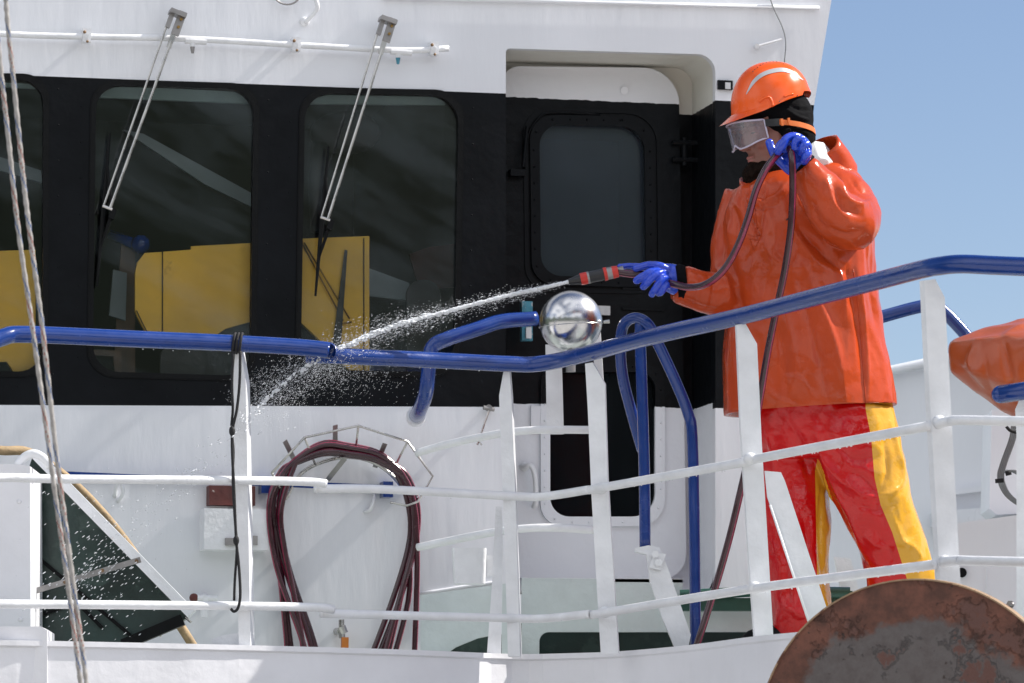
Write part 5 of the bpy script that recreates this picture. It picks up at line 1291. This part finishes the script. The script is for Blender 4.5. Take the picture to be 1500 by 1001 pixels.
# --- the wash hose with its nozzle
t = thing('wash_hose', 'dark red striped hose with a black and red nozzle, held in both blue gloves', 'hose', P(940, 400, 13.85))
hp_ = [(905, 399, 13.865), (925, 402, 13.86), (945, 402, 13.855), (960, 408, 13.845), (985, 416, 13.81), (1010, 421, 13.76), (1035, 416, 13.70), (1060, 396, 13.66), (1080, 362, 13.63), (1095, 322, 13.61), (1107, 280, 13.60), (1121, 250, 13.60),
       (1134, 232, 13.625), (1146, 220, 13.645), (1154, 217, 13.63), (1159, 224, 13.605), (1161, 245, 13.60), (1161, 290, 13.61), (1158, 340, 13.62), (1149, 400, 13.64), (1136, 460, 13.66), (1124, 520, 13.68), (1114, 580, 13.70), (1103, 640, 13.72), (1086, 715, 13.74),
       (1068, 790, 13.76), (1048, 860, 13.78), (1026, 930, 13.78), (1008, 985, 13.8)]
bm = bmesh.new(); tube(bm, crom([P(*q) for q in hp_], 6), .0118, 14, mi=lambda i, s: 1 if s in (2, 3, 8, 11) else 0); obj('tube', bm, [M['hose'], M['hosestripe']], t, True)
def nzl(name, x0_, y0_, x1_, y1_, r, m, seg=24):
    bm = bmesh.new(); tube(bm, [P(x0_, y0_, 13.87), P(x1_, y1_, 13.87)], r, seg); obj(name, bm, M[m], t, 'auto')
a0 = (909, 397); a1 = (833, 413)
def L_(f): return (a0[0] + (a1[0] - a0[0]) * f, a0[1] + (a1[1] - a0[1]) * f)
for nm, f0, f1, r, m in (('coupling', -.06, .05, [.014, .019, .019, .014], 'dullsteel'), ('locking_ring', .05, .16, [.019, .021, .021], 'nozr'), ('valve_body', .16, .28, .020, 'dullsteel'), ('locking_ring', .26, .32, .022, 'nozr'), ('grip', .32, .60, [.019, .020, .020, .019], 'nozb'),
                         ('grip_ring', .60, .64, .020, 'dullsteel'), ('locking_ring', .64, .77, [.020, .0205, .020], 'nozr'), ('tip', .77, 1.0, [.017, .015, .011, .009], 'nozb')):
    nzl(nm, *L_(f0), *L_(f1), r, m)

# --- water jet and drops
wm = bpy.data.materials.new('water_drops'); wm.use_nodes = True; b_ = wm.node_tree.nodes['Principled BSDF']
b_.inputs['Base Color'].default_value = (.88, .90, .93, 1); b_.inputs['Roughness'].default_value = .15; b_.inputs['Transmission Weight'].default_value = .25; b_.inputs['IOR'].default_value = 1.33
rnd = random.Random(21); bm = bmesh.new()
jet = crom([P(x, y, Y) for x, y, Y in ((833, 413, 13.87), (790, 423, 13.86), (740, 434, 13.84), (660, 455, 13.80), (600, 471, 13.76), (545, 490, 13.72), (490, 516, 13.66), (440, 544, 13.62), (400, 576, 13.58), (384, 592, 13.56), (352, 625, 13.52), (300, 680, 13.5), (230, 745, 13.48), (150, 820, 13.46), (90, 900, 13.44))], 30)
NJ = len(jet)
_t = bmesh.new(); bmesh.ops.create_icosphere(_t, subdivisions=1, radius=1); _t.verts.ensure_lookup_table()
TV = np.array([v.co for v in _t.verts]); TF = np.array([[v.index for v in f.verts] for f in _t.faces]); _t.free(); DV = []; DF = []
def drop(p, r, d, k=1.6):
    q = np.array(d.normalized().to_track_quat('X', 'Z').to_matrix()); DF.append(TF + len(DV) * len(TV)); DV.append((TV * [r * k, r, r]) @ q.T + np.array(p))
def jetat(f): i = min(int(f * (NJ - 1)), NJ - 2); return jet[i], (jet[i + 1] - jet[i]).normalized()
i9 = 9 / 14                                                # fraction where the rail is met
core = [p for p in jet[:int(NJ * 5.6 / 14)]]
nc = len(core)
tube(bm, core, [max(.0012, (.0062 + .0026 * noise.noise(Vector((i * .33, 0, 0))) + .0034 * noise.noise(Vector((i * .9, 3, 0)))) * (1 if i < nc * .7 else 1 - .5 * (i / nc - .7) / .3)) for i in range(nc)], 8)
for k in range(1300):                                       # the thick strand
    f = rnd.random() * 6.2 / 14; p, d = jetat(f); s_ = .0015 + .0045 * f / i9
    drop(p + Vector((rnd.gauss(0, s_), rnd.gauss(0, s_), rnd.gauss(0, s_))), rnd.uniform(.0010, .0040), d, rnd.uniform(1.5, 3))
for k in range(520):                                       # beads after it breaks up
    f = rnd.uniform(5.4 / 14, 9.3 / 14); p, d = jetat(f); c_ = .25 + .9 * noise.noise(Vector((f * 90, 1, 1)))
    if rnd.random() < c_: drop(p + Vector((rnd.gauss(0, .003), rnd.gauss(0, .004), rnd.gauss(0, .0035))), rnd.uniform(.0016, .0050), d, 1.5)
for k in range(9000):                                       # fine spray round it
    f = rnd.betavariate(1.7, 1.2) * .66; p, d = jetat(f); sp_ = .005 + .052 * (f / .66)
    off = Vector((rnd.gauss(0, sp_), rnd.gauss(0, sp_ * .5), rnd.gauss(-.15 * sp_, sp_ * .75)))
    drop(p + off, rnd.uniform(.0002, .00062) * (2.2 if rnd.random() < .05 else 1), d, rnd.uniform(2, 6))
for k in range(1300):                                       # under the rail where the jet strikes
    q = P(rnd.gauss(482, 50), 536 + abs(rnd.gauss(0, 24)), 13.62 + rnd.gauss(0, .04)); drop(q, rnd.uniform(.00022, .00065), Vector((-1, 0, -1.1)), rnd.uniform(2, 5))
for k in range(420):                                       # flying down to the left
    f = rnd.uniform(9.2 / 14, 1.0); p, d = jetat(f); cl = noise.noise(Vector((f * 30, 0, 0)))
    s_ = .012 + .10 * (f - .64); drop(p + Vector((rnd.gauss(0, s_), rnd.gauss(0, .04), rnd.gauss(0, s_))), rnd.uniform(.0006, .0016 + .0035 * max(0, cl)), d, rnd.uniform(2, 4))
for k in range(300):                                       # splashing over the green chute
    q = P(rnd.gauss(140, 45), rnd.gauss(840, 55), rnd.uniform(13.5, 13.9)); drop(q, rnd.uniform(.0004, .0017), Vector((-1, 0, -.8)), rnd.uniform(2, 6))
n0 = len(bm.verts); me = bpy.data.meshes.new('t'); bm.verts.index_update(); cv = [tuple(v.co) for v in bm.verts]; cf = [tuple(v.index for v in f.verts) for f in bm.faces]; bm.free()
me = bpy.data.meshes.new('water_spray'); me.from_pydata(cv + [tuple(v) for v in np.concatenate(DV)], [], cf + [tuple(int(i) + n0 for i in f) for f in np.concatenate(DF)]); me.update()
jw = link('water_spray', me, wm, None, True); props(jw, 'jet of white water breaking into drops as it falls left over the blue rail', 'water spray'); jw['kind'] = 'stuff'
# drops hanging under the bars of the railing
bm = bmesh.new()
for (xa, ya, Ya, xb, yb, Yb, n_) in ((200, 497 + 14, 13.35, 470, 513 + 13, 13.6, 14), (500, 522 + 12, 13.68, 740, 533 + 12, 13.98, 10), (1110, 672 + 8, 12.94, 1350, 626 + 8, 12.05, 40), (1120, 861 + 7, 12.93, 1360, 829 + 7, 12.05, 30), (900, 710 + 8, 13.66, 1070, 681 + 8, 13.05, 26), (770, 906 + 7, 13.98, 860, 900 + 7, 13.84, 8), (480, 716 + 7, 13.68, 730, 726 + 7, 13.97, 10)):
    for k in range(int(n_ * .6)):
        f = rnd.random(); bmesh.ops.create_icosphere(bm, subdivisions=2, radius=rnd.uniform(.0010, .0022), matrix=Matrix.Translation(P(xa + (xb - xa) * f, ya + (yb - ya) * f, Ya + (Yb - Ya) * f)))
dr = obj('hanging_drops', bm, wm, None, True); props(dr, 'small water drops hanging under the bars of the deck railing', 'water drops'); dr['kind'] = 'stuff'
